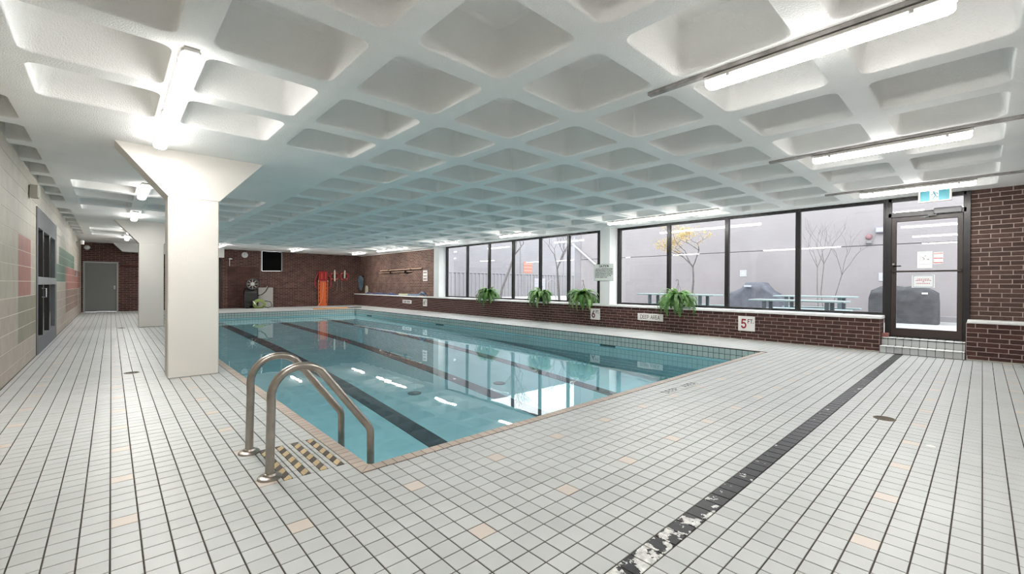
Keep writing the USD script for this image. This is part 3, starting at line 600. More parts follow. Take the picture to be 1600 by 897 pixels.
# caution board on the pier
t, at, w, h = board('caution_board', 'white caution board with black print fixed to the slender pier between the windows', 7.775, 7.11, 1.345, 1.83, 10.489, M('caution_white', (.72, .75, .71), .4))
m = MB(); text(m, 'CAUTION', .062, at(.17, .395), .335, True); obj('heading', m, INK, t)
m = MB()
for k, s_ in enumerate(('THIS POOL IS UNSUPERVISED. BATHERS', 'UNDER TWELVE YEARS OF AGE ARE NOT', 'ALLOWED WITHIN THE POOL ENCLOSURE', 'UNLESS ACCOMPANIED BY A PARENT OR', 'HIS AGENT WHO IS NOT LESS THAN', 'SIXTEEN YEARS OF AGE.')): text(m, s_, .030, at(.035, .330-k*.048), (.60, .60, .60, .60, .56, .42)[k], True, .0012)
obj('lettering', m, INK, t)
m = MB(); m.box((-.014, -w/2, 0), (-.0125, w/2, .012)).box((-.014, -w/2, h-.012), (-.0125, w/2, h)).box((-.014, -w/2, 0), (-.0125, -w/2+.012, h)).box((-.014, w/2-.012, 0), (-.0125, w/2, h)); obj('border', m, M('grey_green_line', (.42, .47, .44), .5), t)
# exit sign hung below the ceiling
t = thing('exit_sign', 'white framed teal exit sign with a running figure, hung above the glass door', 'sign', (10.3, .56, HC))
obj('case', MB().box((-.03, -.205, -.215), (.03, .205, -.004), .008), M('cream_case', (.74, .72, .66), .4), t)
TE = M('exit_teal', (.06, .33, .40), .4, emit=((.10, .50, .58), .02)); PW = M('exit_white', (.8, .85, .82), .3, emit=((.8, .9, .88), .02))
obj('teal_panel', MB().box((-.034, .065, -.195), (-.031, .178, -.03)).box((-.034, -.178, -.195), (-.031, -.052, -.03)), TE, t)
obj('pale_panel', MB().box((-.0345, -.052, -.195), (-.031, .065, -.03)), PW, t)
m = MB(); T = frame((-.0352, .0, -.112), (0, -1, 0), (0, 0, 1))
from shapely.geometry import LineString, Point
fig = Point(-.012, .058).buffer(.010)
for pts, wd in (([(-.006, .042), (.010, .004)], .009), ([(-.004, .036), (-.028, .024), (-.044, .010)], .005), ([(-.002, .038), (.028, .042), (.040, .018)], .005), ([(.010, .004), (-.006, -.030), (-.024, -.066)], .006), ([(.010, .004), (.026, -.030), (.052, -.026)], .006)): fig = fig.union(LineString(pts).buffer(wd))
m.extrude(fig.simplify(.0006), .001, T); obj('running_figure', m, M('exit_figure', (.05, .22, .28), .4), t)
# papers on the door
def paper(lab, yl, yr, zb, zt, mat): 
    t = thing('paper_notice', lab, 'notice', (XN+.004, (yl+yr)/2, zb)); w, h = yl-yr, zt-zb
    obj('sheet', MB().box((-.002, -w/2, 0), (0, w/2, h)), mat, t); return t, w, h
PAP = M('paper_white', (.82, .83, .84), .6)
t, w, h = paper('larger white paper notice with a small drawing, upper left on the door glass', .815, .615, 1.555, 1.86, PAP)
m = MB(); m.tube([(-.003, .03, .20), (-.003, .0, .17), (-.003, .02, .15)], .004, 5).tube([(-.003, .0, .21), (-.003, -.015, .235)], .003, 5).box((-.0032, -.06, .155), (-.0021, -.03, .165)); obj('drawing', m, INK, t)
m = MB()
for z in (.06, .08, .27, .285): m.box((-.0028, -.075, z), (-.0021, .075, z+.003))
obj('print', m, M('pale_print', (.45, .5, .6), .6), t)
t, w, h = paper('small red striped paper notice, upper right on the door glass', .60, .475, 1.63, 1.84, PAP)
m = MB()
for z in (.015, .095, .18): m.box((-.0028, -.06, z), (-.0021, .06, z+.012))
obj('red_bands', m, M('red_print', (.62, .10, .09), .5), t)
t, w, h = paper('wide bordered paper notice with red and blue print below the push bar', .885, .58, 1.20, 1.44, PAP)
m = MB(); m.box((-.0028, -.135, .012), (-.0021, .135, .018)).box((-.0028, -.135, .215), (-.0021, .135, .221)).box((-.0028, -.135, .012), (-.0021, -.129, .221)).box((-.0028, .129, .012), (-.0021, .135, .221)); obj('border', m, M('blue_print', (.16, .25, .42), .5), t)
m = MB()
for z, a in ((.15, .08), (.125, .105), (.10, .015), (.072, .09)):
    y = -a
    while y < a: l = rng.uniform(.012, .03); m.box((-.0028, y, z), (-.0021, min(y+l, a), z+.012)); y += l+.006
obj('print', m, M('red_brown_print', (.45, .16, .16), .5), t, kind='stuff')
# loose red brick beside the door
t = thing('loose_brick', 'single reddish brick lying on the upper step against the door frame', 'brick', (10.74, 1.235, .274)); obj('brick', MB().box((-.10, -.045, 0), (.10, .045, .07), .005), M('loose_red_brick', (.33, .13, .12), .85, noise=(40, .25)), t)
# speaker and small fittings on the left wall
t = thing('wall_speaker', 'cream box speaker high on the left wall before the glass doors', 'speaker', (XL+.0, 9.72, 2.48)); obj('cabinet', MB().box((.003, -.08, 0), (.10, .10, .19), .01), M('cream_plastic', (.55, .52, .45), .5), t); obj('grille', MB().box((.098, -.06, .02), (.104, .08, .17), .003), M('grille_beige', (.40, .37, .31), .6), t)
t = thing('security_camera', 'small white security camera on the left wall near the corridor end', 'camera', (XL+.003, 21.4, 2.62)); obj('bracket', MB().box((0, -.02, -.02), (.12, .02, .02), .005), M('cam_grey', (.3, .3, .3), .5), t); obj('body', MB().lathe([(0, -.07), (.05, -.07), (.055, .05), (.03, .07), (0, .07)], 16, (.15, 0, 0)), SIGNW, t)
t = thing('dome_light', 'round white dome fitting on the corridor end wall above the grey door', 'light fitting', (-.74, YF, 2.66)); obj('dome', MB().lathe([(.10, 0), (.098, .03), (.07, .075), (0, .095)], 20, T=np.array([[1, 0, 0], [0, 0, -1], [0, 1, 0]])), SIGNW, t, smooth=40); obj('base', MB().box((-.03, -.02, -.03), (.03, 0, .03)), HOUS, t)
t = thing('call_point', 'small box on the left wall beyond the green blocks', 'switch', (XL+.001, 20.9, 1.52)); obj('box', MB().box((0, -.05, -.09), (.05, .05, .09), .005), M('cam_grey', (.3, .3, .3), .5), t)

# ================================================================ FERNS
def leaf_mat(name, c, tr=.35):
    n = {'o': ('object_info', {}), 'r': ('map_range', {'to_min': .6, 'to_max': 1.45}), 'h': ('hsv', {'hue': .5, 'saturation': 1.0, 'fac': 1.0, 'color': c}), 'p': ('principled_bsdf', {'roughness': .5}), 't': ('translucent_bsdf', {}), 'm': ('mix_closure', {'fac': tr})}
    return usdkit.material(stage, '/World/Looks/'+name, n, [('o.random', 'r.value'), ('r.result', 'h.value'), ('h.color', 'p.base_color'), ('h.color', 't.color'), ('p.BSDF', 'm.closure1'), ('t.BSDF', 'm.closure2')], surface='m.closure')
FROND, FROND2 = leaf_mat('fern_green', (.095, .22, .055)), leaf_mat('fern_pale', (.24, .40, .14))
POT, SOIL, WIRE = M('dark_pot', (.02, .02, .018), .6), M('soil', (.04, .03, .02), .9), M('dark_wire', (.02, .02, .02), .4)
def frond(r, az, e0, L, turn):
    """arching feather frond: leaves the crown at elevation e0, bends over by turn along its length L; midrib and two rows of leaflets"""
    m = MB(); n = 15; bend = r.uniform(-.5, .5); p = [np.zeros(3)]
    for k in range(n-1):
        f_ = k/(n-2); e = e0-turn*f_**1.25; a = az+bend*f_; p.append(p[-1]+L/(n-1)*np.array([math.cos(e)*math.cos(a), math.cos(e)*math.sin(a), math.sin(e)]))
    p = np.array(p)+np.array([math.cos(az), math.sin(az), 0])*.04
    m.tube(p, np.linspace(.0035, .001, n), 3, caps=False); tl = np.linspace(.08, .99, 22)
    for k, x in enumerate(tl):
        i = min(int(x*(n-1)), n-2); q = p[i]+(p[i+1]-p[i])*(x*(n-1)-i); tan = p[i+1]-p[i]; tan /= np.linalg.norm(tan)
        sd = np.array([-math.sin(az+bend*x), math.cos(az+bend*x), 0]); up = np.cross(sd, tan); l = .062*math.sin(math.pi*(.14+.82*x))**.6*r.uniform(.85, 1.1)
        for sg in (1, -1):
            ee = q+sd*sg*l+tan*l*.28-np.array([0, 0, l*.25]); w = tan*.016; mid = (q+ee)/2+np.array([0, 0, .004])
            m.add([q-w*.6, q+w*.6, mid+w, ee, mid-w], [[0, 4, 1], [1, 4, 2], [2, 4, 3]])
    return m
ferns = [(12.72, 'leafy green fern basket furthest from the camera, leftmost on the window ledge', 41, .52), (9.98, 'green fern basket second from the left on the window ledge', 42, .49), (8.22, 'big bushy green fern basket beside the white pier and above the 6 FT sign', 43, .54), (5.22, 'green fern basket nearest the camera, above the DEEP AREA sign, its hook showing', 44, .54)]
for y, lab, seed, R in ferns:
    r = random.Random(seed); t = thing('hanging_fern', lab, 'fern', (10.545, y, .669), group=None)
    obj('pot', MB().lathe([(0, 0), (.105, 0), (.15, .17), (.162, .175), (.162, .20), (.148, .20), (.14, .17), (0, .165)], 24), POT, t, smooth=35)
    obj('soil', MB().lathe([(.14, .165), (.07, .19), (0, .195)], 16), SOIL, t)
    hk = MB()
    for k in range(3): a = k*2.094+.5; hk.tube([(.155*math.cos(a), .155*math.sin(a), .195), (.02*math.cos(a), .02*math.sin(a), .56), (0, 0, .60)], .0035, 5)
    hk.tube([(0, 0, .585), (0, 0, .635)]+[(.0, .028-.028*math.cos(a)*1-.0, .65+.030*math.sin(a)+.02) for a in np.linspace(-.5, 3.6, 9)], .006, 6); obj('hook', hk, WIRE, t)
    for k in range(135):
        az = k*2.39996+r.uniform(-.2, .2); lay = (k % 68)/67; into = math.cos(az)        # towards the window there is less room
        e0 = math.radians(84-72*lay+r.uniform(-8, 8)); L = (.50+.27*lay)*R/.54*(r.uniform(.88, 1.08) if k < 68 else r.uniform(.5, .95)); turn = math.radians(112+30*lay+r.uniform(-12, 12))
        if into > .45: L *= .62
        m = frond(r, az, e0, L, turn)
        for a in m.v:
            a[:, 2] += .19; a[:, 0] = np.minimum(a[:, 0], .30)
            on = a[:, 0] > -.085; a[on, 2] = np.maximum(a[on, 2], .012)
        obj('frond', m, FROND2 if k % 68 < 12 or r.random() < .3 else FROND, t)

# ================================================================ THINGS AT THE FAR END
OR, RD = M('spine_orange', (.64, .125, .03), .4), M('strap_red', (.45, .03, .025), .5)
t = thing('spine_board', 'orange rescue spine board with red head blocks, standing against the far brick wall', 'rescue board', (8.65, YF-.12, 0))
def slots(poly, pts, a, b):
    for x, z in pts: poly = poly.difference(sbox(x-a, z-b, x+a, z+b).buffer(.008))
    return poly
bd = Polygon([(-.20, 0), (.20, 0), (.235, .25), (.245, 1.25), (.20, 1.80), (.13, 1.88), (-.13, 1.88), (-.20, 1.80), (-.245, 1.25), (-.235, .25)]).buffer(.02)
bd = slots(bd, [(s*.19, z) for s in (-1, 1) for z in (.22, .44, .66, .88, 1.10, 1.30)], .018, .065)
obj('board', MB().extrude(bd, .045, frame((0, .03, .0), (1, 0, 0), (0, 0, 1))), OR, t)
obj('head_block', MB().box((-.17, -.11, 1.45), (-.05, -.015, 1.86), .03), RD, t); obj('head_block', MB().box((.05, -.11, 1.45), (.17, -.015, 1.86), .03), RD, t)
obj('head_pad', MB().box((-.24, -.04, 1.36), (.24, -.015, 1.92), .01), M('deep_red', (.35, .01, .012), .5), t)
obj('strap', MB().box((-.27, -.035, 1.36), (.27, -.012, 1.41), .004), M('white_strap', (.7, .68, .64), .6), t)
for s in (-1, 1): obj('strap', MB().tube([(s*.10, -.03, 1.90), (s*.30, -.03, 1.78), (s*.44, -.02, 1.42), (s*.42, -.02, 1.1), (s*.30, -.02, .95)], .02, 6), RD, t)
obj('strap', MB().tube([(.02, -.025, 1.30), (-.02, -.025, .6), (-.10, -.03, .25), (-.28, -.06, .02)], .018, 6), M('pale_orange', (.75, .30, .16), .5), t)
t = thing('rescue_pole', 'orange yellow pole lying on the far deck at the pool edge', 'pole', (7.95, 21.55, 0)); obj('shaft', MB().tube([(-.9, 0, .03), (.75, .0, .03)], .028, 10), M('pole_orange', (.72, .33, .08), .5), t); obj('grip', MB().tube([(.75, 0, .03), (1.5, .12, .03)], .022, 8), M('pole_dark', (.09, .11, .10), .5), t)
for x, lab, s in ((9.30, 'left one of two red ring buoys hung on the far brick wall', 1), (9.86, 'right one of two red ring buoys hung on the far brick wall', -1)):
    t = thing('ring_buoy', lab, 'ring buoy', (x, YF-.06, 1.66)); a = np.linspace(0, 2*math.pi, 29)
    obj('ring', MB().tube(np.stack([.21*np.cos(a), 0*a, .21*np.sin(a)], 1), .036, 10, False), M('buoy_red', (.42, .035, .03), .5), t, smooth=40)
    for k in range(4): b = k*math.pi/2+.785; obj('band', MB().tube([(.21*math.cos(b-.10), 0, .21*math.sin(b-.10)), (.21*math.cos(b), 0, .21*math.sin(b)), (.21*math.cos(b+.10), 0, .21*math.sin(b+.10))], .039, 8), M('buoy_pink', (.55, .25, .22), .5), t)
    z0, z1 = (-.30, .36) if s == 1 else (-.13, .36); zz = np.linspace(z0, z1, 9); obj('float', MB().tube(np.stack([0*zz-.02*s*(zz-z0), 0*zz-.06, zz], 1), .052*np.sqrt(np.clip(1-((zz-(z0+z1)/2)/((z1-z0)/2+.02))**4, .08, 1)), 10), M('float_cream', (.62, .58, .50), .6), t, smooth=50)
    obj('rope', MB().tube([(.13*s, -.02, -.2), (.16*s, -.02, -.5), (.12*s, -.02, -.85)], .012, 5), M('rope_grey', (.30, .24, .20), .8), t)
t = thing('wall_clock', 'round white wall clock high on the far brick wall, left of the dark opening', 'clock', (4.89, YF, 2.64)); Tn = np.array([[1, 0, 0], [0, 0, -1], [0, 1, 0]])
obj('rim', MB().lathe([(.150, 0), (.150, .04), (.135, .045), (.132, .03)], 28, T=Tn), M('clock_rim', (.30, .30, .30), .4), t); obj('face', MB().lathe([(.134, .0), (.134, .03), (0, .03)], 28, T=Tn), M('clock_face', (.62, .62, .61), .5), t)
obj('hands', MB().box((-.004, -.036, 0), (.004, -.032, .09)).box((-.06, -.036, -.004), (0, -.032, .004)), INK, t)
t = thing('shower_head', 'small white shower head and riser on the far brick wall under the clock', 'shower', (4.265, YF-.001, 2.06)); obj('riser', MB().tube([(-.02, -.02, 0), (-.02, -.02, .34)], .014, 8), SIGNW, t); obj('head', MB().lathe([(.075, -.02), (.075, .02), (.03, .05), (0, .055)], 16, (0, -.08, .35)), SIGNW, t); obj('arm', MB().tube([(-.02, -.02, .34), (0, -.08, .39)], .014, 8), SIGNW, t)
t = thing('hose_cart', 'dark hose cart with a big spoked reel against the far wall below the clock', 'hose reel', (5.05, YF-.40, 0)); DK = M('cart_black', (.015, .014, .014), .5)
obj('body', MB().loft([[(x*s, y*s2, z) for x, y in ((-.30, -.2), (.30, -.2), (.30, .2), (-.30, .2))] for z, s, s2 in ((.10, .9, .9), (.35, 1, 1), (.75, .95, .9), (1.0, .6, .5))]), DK, t)
obj('frame', MB().tube([(-.30, 0, .1), (-.32, .0, .9), (-.24, 0, 1.38), (-.05, 0, 1.42)], .022, 8).tube([(.28, -.1, .1), (.26, -.1, 1.0)], .02, 8), M('cart_maroon', (.09, .02, .02), .5), t)
for s in (-1, 1): obj('wheel', MB().lathe([(.0, -.03), (.11, -.03), (.12, 0), (.11, .03), (0, .03)], 18, (.18*s, -.19, .12), Tn), DK, t)
a = np.linspace(0, 2*math.pi, 29); obj('reel', MB().tube(np.stack([.05+.25*np.cos(a), 0*a-.24, 1.19+.25*np.sin(a)], 1), .035, 8, False).lathe([(.25, -.06), (.25, .06)], 24, (.05, -.17, 1.19), Tn), M('reel_grey', (.06, .065, .06), .5), t)
m = MB()
for k in range(8): b = k*math.pi/4; m.tube([(.05, -.25, 1.19), (.05+.24*math.cos(b), -.25, 1.19+.24*math.sin(b))], .022, 6)
obj('spokes', m, M('reel_light', (.30, .31, .29), .5), t); obj('hub', MB().lathe([(.0, .05), (.085, .04), (.09, 0)], 18, (.05, -.25, 1.19), Tn), M('hub_pale', (.48, .48, .46), .5), t)
obj('hose', MB().tube([(.25, -.2, .62), (.45, -.22, .66), (.62, -.22, .80), (.74, -.18, 1.0), (.77, -.1, 1.12)], .02, 8), DK, t)
t = thing('pump_cabinet', 'plain light grey cabinet standing at the far wall beside the hose cart', 'cabinet', (5.74, YF-.225, 0)); GC = M('cabinet_grey', (.40, .39, .36), .5, noise=(3, .05))
obj('body', MB().box((-.34, -.16, .0), (.34, .19, 1.02), .01), GC, t); obj('door', MB().box((-.325, -.175, .04), (.325, -.158, .99), .006), GC, t); obj('valve', MB().tube([(.12, 0, 1.02), (.12, 0, 1.10)], .03, 8), SIGNW, t)
t = thing('green_hose', 'coil of lime green hose with a dark loop on the deck before the grey cabinet', 'hose', (5.36, YF-.86, 0)); GH = M('hose_lime', (.22, .30, .08), .5)
a = np.linspace(0, 10*math.pi, 90); obj('coil', MB().tube(np.stack([(.15+.004*a)*np.cos(a), -.05+.004*a, .21+(.15+.004*a)*np.sin(a)*.9], 1), .022, 7), GH, t)
obj('loop', MB().tube([(.1, 0, .12), (.35, -.12, .02), (.55, .0, .10), (.52, .1, .30), (.25, .1, .36)], .016, 6), DK, t); obj('nozzle', MB().tube([(-.28, 0, .36), (-.14, -.02, .14)], .03, 8), SIGNW, t)
# on the wall and ledge of the far right corner
t = thing('lane_rope', 'tangle of blue grey lane rope hanging in the far right corner above the ledge', 'rope', (XN-.135, 24.55, .67)); LR = M('rope_blue_grey', (.10, .155, .20), .7, noise=(30, .3)); r = random.Random(5)
obj('peg', MB().tube([(.13, 0, 1.0), (-.05, 0, 1.02)], .02, 8), DARK, t)
for k in range(9):
    w_, z_ = r.uniform(.08, .30), r.uniform(.08, .55); c = r.uniform(-.1, .12)
    obj('strand', MB().tube(fillet([(-.04-r.uniform(0, .08), c-w_*.3, 1.0), (-.06, c-w_, .80), (-.07, c-w_*.5, z_+.25), (-.05, c*.3, z_), (-.07, c+w_*.5, z_+.2), (-.06, c+w_, .82), (-.04, c+w_*.3, 1.02)], .2, 4), .026, 6), LR, t)
t = thing('kickboard', 'cream kickboard standing upright on the ledge in the far corner', 'kickboard', (XN-.14, 23.98, .669)); kp = sbox(-.17, .0, .17, .30).union(Point(0, .30).buffer(.17)); obj('board', MB().extrude(kp, .035, WALLX(.06, 0, 0)), M('kick_cream', (.58, .55, .42), .6), t)
BL, BL2 = M('foam_blue', (.085, .11, .24), .6), M('foam_grey_blue', (.16, .22, .33), .6)
for y, l, mt, lab, n in ((23.35, .62, BL, 'leftmost blue foam float lying on the far ledge beside the cream kickboard', 'foam_float'), (22.1, 1.15, BL, 'second blue foam float from the left on the far ledge', 'foam_float'), (20.7, .75, BL, 'thin dark blue foam float in the middle of the far ledge', 'foam_float')):
    t = thing(n, lab, 'float', (XN-.2, y, .669)); obj('slab', MB().box((-.14, -l/2, 0), (.14, l/2, .045), .015), mt, t); zz = np.linspace(-l/2+.05, l/2-.05, 7); obj('pad', MB().tube(np.stack([0*zz-.02, zz, .06+.025*np.sin(zz*9)], 1), .035, 8), mt, t)
t = thing('foam_noodle', 'long pale blue foam noodle with a cream half, on the far ledge', 'foam noodle', (XN-.2, 18.9, .669)); zz = np.linspace(-1.15, .15, 9); obj('blue_half', MB().tube(np.stack([0*zz, zz, .045+.0*zz+.09*np.clip((-zz-.75)/.4, 0, 1)], 1), .042, 10), BL2, t); obj('cream_half', MB().tube([(0, .15, .045), (0, .6, .045), (.01, 1.05, .045)], .043, 10), M('foam_cream', (.50, .52, .38), .6), t)
t = thing('foam_bundle', 'bundle of blue noodle ends propped at the right end of the far ledge', 'foam noodle', (XN-.26, 17.42, .669)); m = MB()
for k in range(3): m.tube([(-.05*k, -.10, .05+.04*k), (-.05*k, .10, .12+.03*k), (-.05*k+.03, .28, .10)], .045, 9)
obj('rolls', m, BL2, t); obj('tie', MB().tube([(.0, .0, .02), (.06, .0, .12), (-.05, .0, .22), (-.15, 0, .12), (0, 0, .02)], .012, 5), DARK, t)
WD, WD2 = M('pole_wood', (.50, .34, .24), .5), M('pole_brown', (.34, .22, .15), .5)
t = thing('reach_pole', 'longer pale wooden reach pole, upper one hung on the far brick wall', 'pole', (XN-.06, 20.15, 1.965)); obj('shaft', MB().tube([(0, 2.17, -.02), (0, -2.15, .02)], .028, 8), WD, t); obj('hook', MB().box((-.03, 1.2, -.05), (.058, 1.24, .04), .004).box((-.03, -1.1, -.05), (.058, -1.06, .04), .004), DARK, t)
t = thing('reach_pole', 'shorter brown reach pole, lower one hung on the far brick wall', 'pole', (XN-.06, 20.7, 1.84)); obj('shaft', MB().tube([(0, 1.75, -.01), (0, -1.8, .02)], .026, 8), WD2, t); obj('hook', MB().box((-.03, .4, -.06), (.058, .5, .04), .004).box((-.03, -1.25, -.07), (.058, -1.05, .06), .004), DARK, t)

# ================================================================ COURTYARD
PZ, XO, YE = .22, 17.6, 28.0
CONC = M('court_wall', (.27, .25, .26), .85, noise=(1.0, .05), bump=(30, .004)); CONC2 = M('court_wall_far', (.225, .217, .232), .85, noise=(1.0, .06))
obj('patio', MB().box((XN+.26, -9, PZ-.2), (40, YE+1, PZ)), M('patio_concrete', (.32, .32, .325), .8, noise=(2, .06)), label='pale concrete patio floor outside the windows', cat='patio', kind='structure')
cw = thing('courtyard_wall', 'tall pale pinkish concrete wall facing the windows, with one dark joint line', 'wall', (XO, 2.4, PZ), kind='structure')
obj('lower_wall', MB().box((0, -11.4, 0), (.4, 11.5, 2.285), .01), CONC, cw); obj('upper_wall', MB().box((.02, -11.4, 2.32), (.4, 11.5, 4.9)), CONC, cw); obj('joint_line', MB().box((.03, -11.4, 2.26), (.38, 11.5, 2.34)), M('joint_dark', (.10, .09, .10), .8), cw); obj('base_curb', MB().box((-.12, -11.4, -.02), (.02, 11.5, .16), .01), CONC2, cw)
obj('return_wall', MB().box((.0, 11.5, 0), (22, 11.9, 4.9)), CONC2, cw)
fw = thing('boundary_wall', 'ribbed pale concrete boundary wall across the far end of the courtyard', 'wall', (25, YE, PZ), kind='structure')
m = MB(); m.box((-14.2, 0, 0), (14, .3, 1.95)).box((-14.2, -.05, 1.95), (14, .34, 2.02), .01); obj('wall', m, CONC2, fw)
m = MB()
for k in range(70): m.box((-14+k*.4, -.035, 0), (-14+k*.4+.2, 0, 1.95), .008)
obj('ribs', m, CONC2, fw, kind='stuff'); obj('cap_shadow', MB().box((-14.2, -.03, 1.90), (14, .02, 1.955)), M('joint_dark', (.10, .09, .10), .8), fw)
bl = thing('rear_building', 'pale plain building rising behind the courtyard boundary wall', 'building', (25, YE+2.5, 0), kind='structure'); obj('facade', MB().box((-16, 0, 0), (16, .5, 8.8)), CONC2, bl)
m = MB()
for k in range(5): m.box((-15+k*6.4, -.03, .2), (-14.94+k*6.4, .01, 8.8))
obj('joints', m, M('joint_pale', (.18, .173, .186), .8), bl)
t = thing('stair_rail', 'white sloping stair handrail on the courtyard wall, seen left of the slender pier', 'handrail', (XO-.06, 13.3, 2.5))
obj('rail', MB().tube([(0, 1.1, .86), (0, -.75, -.55)], .05, 8), M('rail_white', (.42, .42, .43), .5), t); obj('brackets', MB().tube([(0, .8, .63), (.06, .8, .55)], .02, 6).tube([(0, -.5, -.36), (.06, -.5, -.44)], .02, 6), ALU, t)
t = thing('wall_lamp', 'small rectangular wall lamp high on the courtyard wall left of the door', 'lamp', (XO-.001, 2.11, 2.90)); obj('case', MB().box((-.12, -.17, 0), (0, .17, .17), .01), M('lamp_case', (.25, .25, .30), .5), t); obj('lens', MB().box((-.128, -.145, .025), (-.118, .145, .145), .005), M('lamp_lens', (.36, .36, .39), .4), t)
t = thing('alarm_bell', 'small red alarm bell with a strobe under it on the courtyard wall', 'alarm', (XO-.001, 2.44, 2.60)); obj('bell', MB().lathe([(0, .07), (.06, .06), (.09, .02), (.09, 0)], 18, (0, 0, .20), np.array([[0, 0, -1], [0, 1, 0], [1, 0, 0]])), M('bell_pink', (.24, .13, .14), .5), t); obj('strobe', MB().box((-.10, -.08, -.03), (0, .08, .07), .02), M('strobe_grey', (.18, .18, .18), .3), t)
t = thing('wall_notice', 'small white square notice on the courtyard wall above the left covered grill', 'notice', (XO-.001, 6.15, 1.58)); obj('plate', MB().box((-.012, -.12, 0), (0, .12, .25), .003), M('notice_white', (.42, .42, .45), .5), t); obj('symbol', MB().box((-.0135, -.05, .08), (-.012, .05, .17)), M('pale_print', (.45, .5, .6), .6), t)
t = thing('wall_notice', 'narrow white notice on the courtyard wall beside the right covered grill', 'notice', (XO-.001, 2.12, 1.40)); obj('plate', MB().box((-.012, -.08, 0), (0, .08, .26), .003), _mats['notice_white'], t)
t = thing('warning_sign', 'pale orange sign fixed to the boundary wall among the bare branches', 'sign', (27.75, YE-.055, 2.30)); obj('plate', MB().box((-.55, 0, 0), (.55, .03, 1.05), .005), M('sign_peach', (.36, .15, .105), .5), t); obj('bands', MB().box((-.5, -.004, .2), (.5, 0, .27)).box((-.5, -.004, .5), (.5, 0, .57)).box((-.5, -.004, .8), (.5, 0, .87)), M('sign_pale', (.36, .28, .26), .5), t); obj('posts', MB().box((-.5, .0, -2.08), (-.44, .04, 0)).box((.44, .0, -2.08), (.5, .04, 0)), ALU, t)
t = thing('vent_grille', 'white vent with four grey slots on the boundary wall', 'vent', (29.3, YE-.036, .70)); obj('panel', MB().box((-.72, -.03, 0), (.72, 0, 1.15), .01), M('vent_white', (.34, .34, .36), .5), t); m = MB()
for k in range(4): m.box((-.62, -.05, .12+k*.26), (.62, -.028, .20+k*.26), .005)
obj('slots', m, M('vent_grey', (.30, .32, .36), .5), t)
# covered grills
def cover(name, lab, loc, ln, secs, cat, mat, seed):
    """cloth-draped shape lofted along y; secs: (fraction of length, half depth, height of top)"""
    t = thing(name, lab, cat, loc); R = []
    for f_, hd, top in secs:
        y = (f_-.5)*ln; ring = []
        for k in range(26):
            a = math.pi*k/25; c, s_ = math.cos(a), math.sin(a); ring.append((hd*np.sign(c)*abs(c)**.35*(1+.05*math.sin(9*a+f_*14)), y, top*s_**.42))
        R.append(ring)
    R = np.array(R); nz = meshkit.noise(R*np.array([6, 6, 5]), seed)-.5; R[..., 0] += nz*.09; R[1:-1, :, 1] += ((meshkit.noise(R*np.array([4, 3, 7]), seed+3)-.5)*.10)[1:-1]
    obj('cloth', MB().loft(R), mat, t, smooth=60); return t
CV = M('cover_grey', (.095, .10, .125), .75, noise=(6, .2)); CV2 = M('cover_dark', (.05, .052, .06), .75, noise=(6, .25))
g1 = cover('covered_grill', 'grill under a grey blue cloth cover with a small white badge, behind the windows', (16.5, 5.33, PZ), 1.72, [(0, .20, .50), (.06, .30, .70), (.2, .34, .88), (.33, .35, 1.12), (.40, .33, 1.14), (.66, .33, 1.14), (.75, .34, .95), (.90, .30, .82), (.97, .28, .78), (1, .2, .55)], 'grill', CV, 3)
obj('badge', MB().box((-.40, .05, .97), (-.33, .28, 1.03), .005), M('badge_white', (.42, .44, .5), .4), g1)
g2 = cover('covered_grill', 'long grill under a dark grey cloth cover, seen mostly through the glass door', (16.3, 1.50, PZ), 1.45, [(0, .26, .62), (.03, .34, .84), (.10, .38, .93), (.25, .38, 1.05), (.40, .38, 1.02), (.48, .35, 1.00), (.60, .36, 1.03), (.82, .36, 1.02), (.90, .34, .95), (.97, .33, .90), (1, .28, .72)], 'grill', CV2, 9)
obj('trolley_foot', MB().box((-.3, -.6, 0), (.3, .62, .07), .01), DARK, g2); obj('torn_patch', MB().box((-.385, -.52, .80), (-.36, -.40, .85), .004), SIGNW, g2)
TT, TL = M('table_pale_teal', (.30, .38, .40), .45, var=.06), M('table_leg_grey', (.10, .13, .155), .5)
def picnic(lab, x, y, ln, ztop=.68):
    t = thing('picnic_table', lab, 'picnic table', (x, y, PZ))
    for k in range(4): obj('top_plank', MB().box((-.36+k*.183, -ln/2, ztop-.04), (-.36+k*.183+.172, ln/2, ztop), .006), TT, t)
    for s in (-1, 1):
        obj('bench', MB().box((s*.62-.13, -ln/2, .37), (s*.62+.13, ln/2, .41), .006), TT, t)
        for q in (-1, 1): obj('leg', MB().box((q*.26-.04, s*ln*.33-.04, 0), (q*.26+.04, s*ln*.33+.04, ztop-.04), .006), TL, t)
        obj('cross_bar', MB().box((-.70, s*ln*.33-.03, .32), (.70, s*ln*.33+.03, .375), .006), TL, t)
picnic('pale picnic table behind the nearest fern, under the yellow-leaved tree', 13.2, 6.55, 2.5, .74)
picnic('nearer teal picnic table in front of the left covered grill', 12.45, 3.10, 2.0, .66)
picnic('further white topped picnic table behind the teal one', 14.3, 3.15, 1.85, .74)
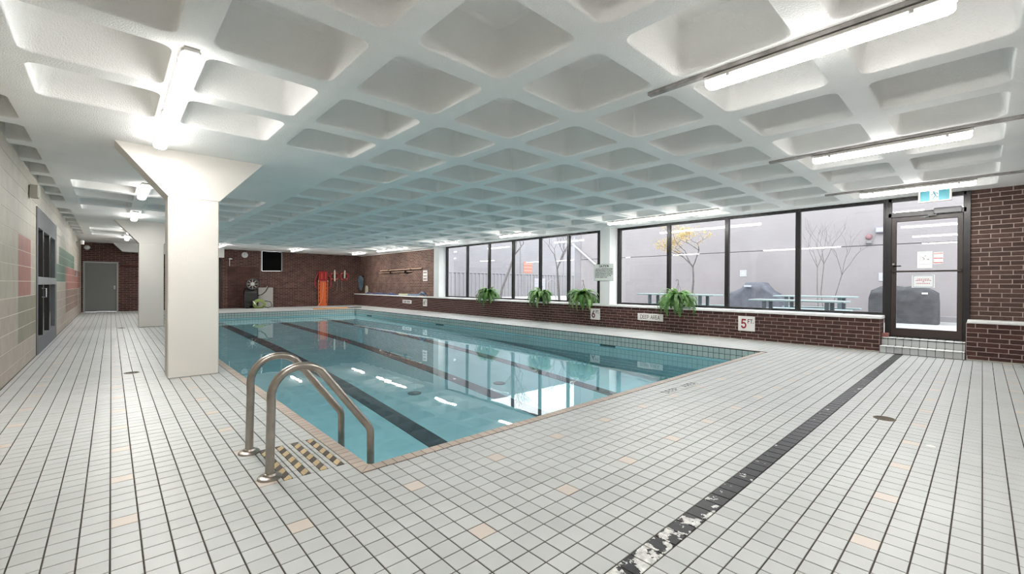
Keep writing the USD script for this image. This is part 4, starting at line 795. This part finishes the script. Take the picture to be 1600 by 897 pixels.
# trees
BARK = M('bark', (.13, .118, .118), .9, noise=(12, .25)); YLEAF = leaf_mat('leaf_yellow', (.52, .38, .15), .4)
def tree(lab, base, trunk, seed, spread, depth=4, leaves=0, lf=None, r0=.06, stems=None, upz=.35, ratio=.72, l0=.95):
    """trunk: list of points; then forks recursively. leaves: how many on the twigs"""
    r = random.Random(seed); t = thing('tree', lab, 'tree', base); mb = MB(); tips = []
    def grow(p, d, l, rad, lev):
        pts = [p]
        for k in range(4): d = d+np.array([r.uniform(-.16, .16), r.uniform(-.16, .16), r.uniform(-.05, .12)]); d /= np.linalg.norm(d); pts.append(pts[-1]+d*l/4)
        mb.tube(pts, np.linspace(rad, rad*.62, 5), 6 if rad > .012 else 4, caps=False)
        tips.extend((q, lev) for q in pts[2:])
        if lev <= 0: return
        for k in range(r.choice((2, 2, 3))):
            a = r.uniform(0, 6.283); v = np.array([math.cos(a), math.sin(a), upz])*spread+d*.9; grow(pts[r.choice((3, 4, 4))], v/np.linalg.norm(v), l*ratio*r.uniform(.8, 1.15), rad*.6, lev-1)
    for tr in (stems or [trunk]):
        tr = [np.array(q, float) for q in tr]; mb.tube(tr, np.linspace(r0, r0*.7, len(tr)), 8); d = tr[-1]-tr[-2]; d /= np.linalg.norm(d)
        for k in range(3):
            a = r.uniform(0, 6.283); v = d+np.array([math.cos(a), math.sin(a), .2])*spread*.8; grow(tr[-1], v/np.linalg.norm(v), l0, r0*.6, depth)
    obj('branches', mb, BARK, t)
    if leaves:
        m = MB(); tw = [q for q, l in tips if l <= 3]
        for k in range(leaves):
            q = r.choice(tw)+np.array([r.gauss(0, .06) for _ in range(3)]); u = np.array([r.gauss(0, 1) for _ in range(3)]); u /= np.linalg.norm(u); v = np.cross(u, [r.gauss(0, 1), r.gauss(0, 1), r.gauss(0, 1)]); v /= np.linalg.norm(v)
            s = lf*r.uniform(.7, 1.2); n_ = np.cross(u, v)*s*.12; m.add([q-u*s, q+v*s*.5+n_, q+u*s, q-v*s*.5+n_], [[0, 1, 2], [0, 2, 3]])
        obj('foliage', m, YLEAF, t, kind='stuff')
tree('slim tree with sparse yellow leaves in front of the courtyard wall, behind the nearest fern', (15.6, 7.18, PZ), [(0, 0, 0), (.03, .02, .7), (.01, -.03, 1.2), (.02, 0, 1.7)], 3, 1.25, 4, 1100, .034, .042, l0=.72, upz=.12)
tree('bare young tree of several thin stems behind the picnic tables, left of the door', (16.2, 3.30, PZ), None, 12, .55, 2, 0, None, .014, l0=.7, stems=[[(0, 0, 0), (0, .10, .8), (-.05, .02, 1.7)], [(0, .15, 0), (0, .2, .9), (.1, .22, 1.6)], [(0, -.16, 0), (0, -.26, .7), (0, -.42, 1.35)]])
T1 = onp(781, 456, 1, 20.5); tree('leaning bare tree in the far courtyard, behind the leftmost fern', (T1[0], 20.5, PZ), [(0, 0, 0), (.1, -.1, .8), (.55, -.3, 2.0), (.85, -.4, 2.9)], 5, .85, 5, 0, None, .085)
T2 = onp(874, 455, 1, 17.5); tree('upright bare tree with forked crown in the far courtyard, above the second fern', (T2[0], 17.5, PZ), [(0, 0, 0), (-.05, .05, 1.0), (-.12, .08, 2.0)], 8, .7, 5, 0, None, .075)
t = thing('bike_rack', 'thin metal hoop rack in the far courtyard beside the upright bare tree', 'rack', (*(onp(862, 455, 1, 18.0)[:2]), PZ)); a = np.linspace(0, math.pi, 13); obj('hoop', MB().tube([(-.4, 0, 0)]+[(-.4*math.cos(x), 0, 1.0+.35*math.sin(x)) for x in a]+[(.4, 0, 0)], .022, 6), ALU, t)
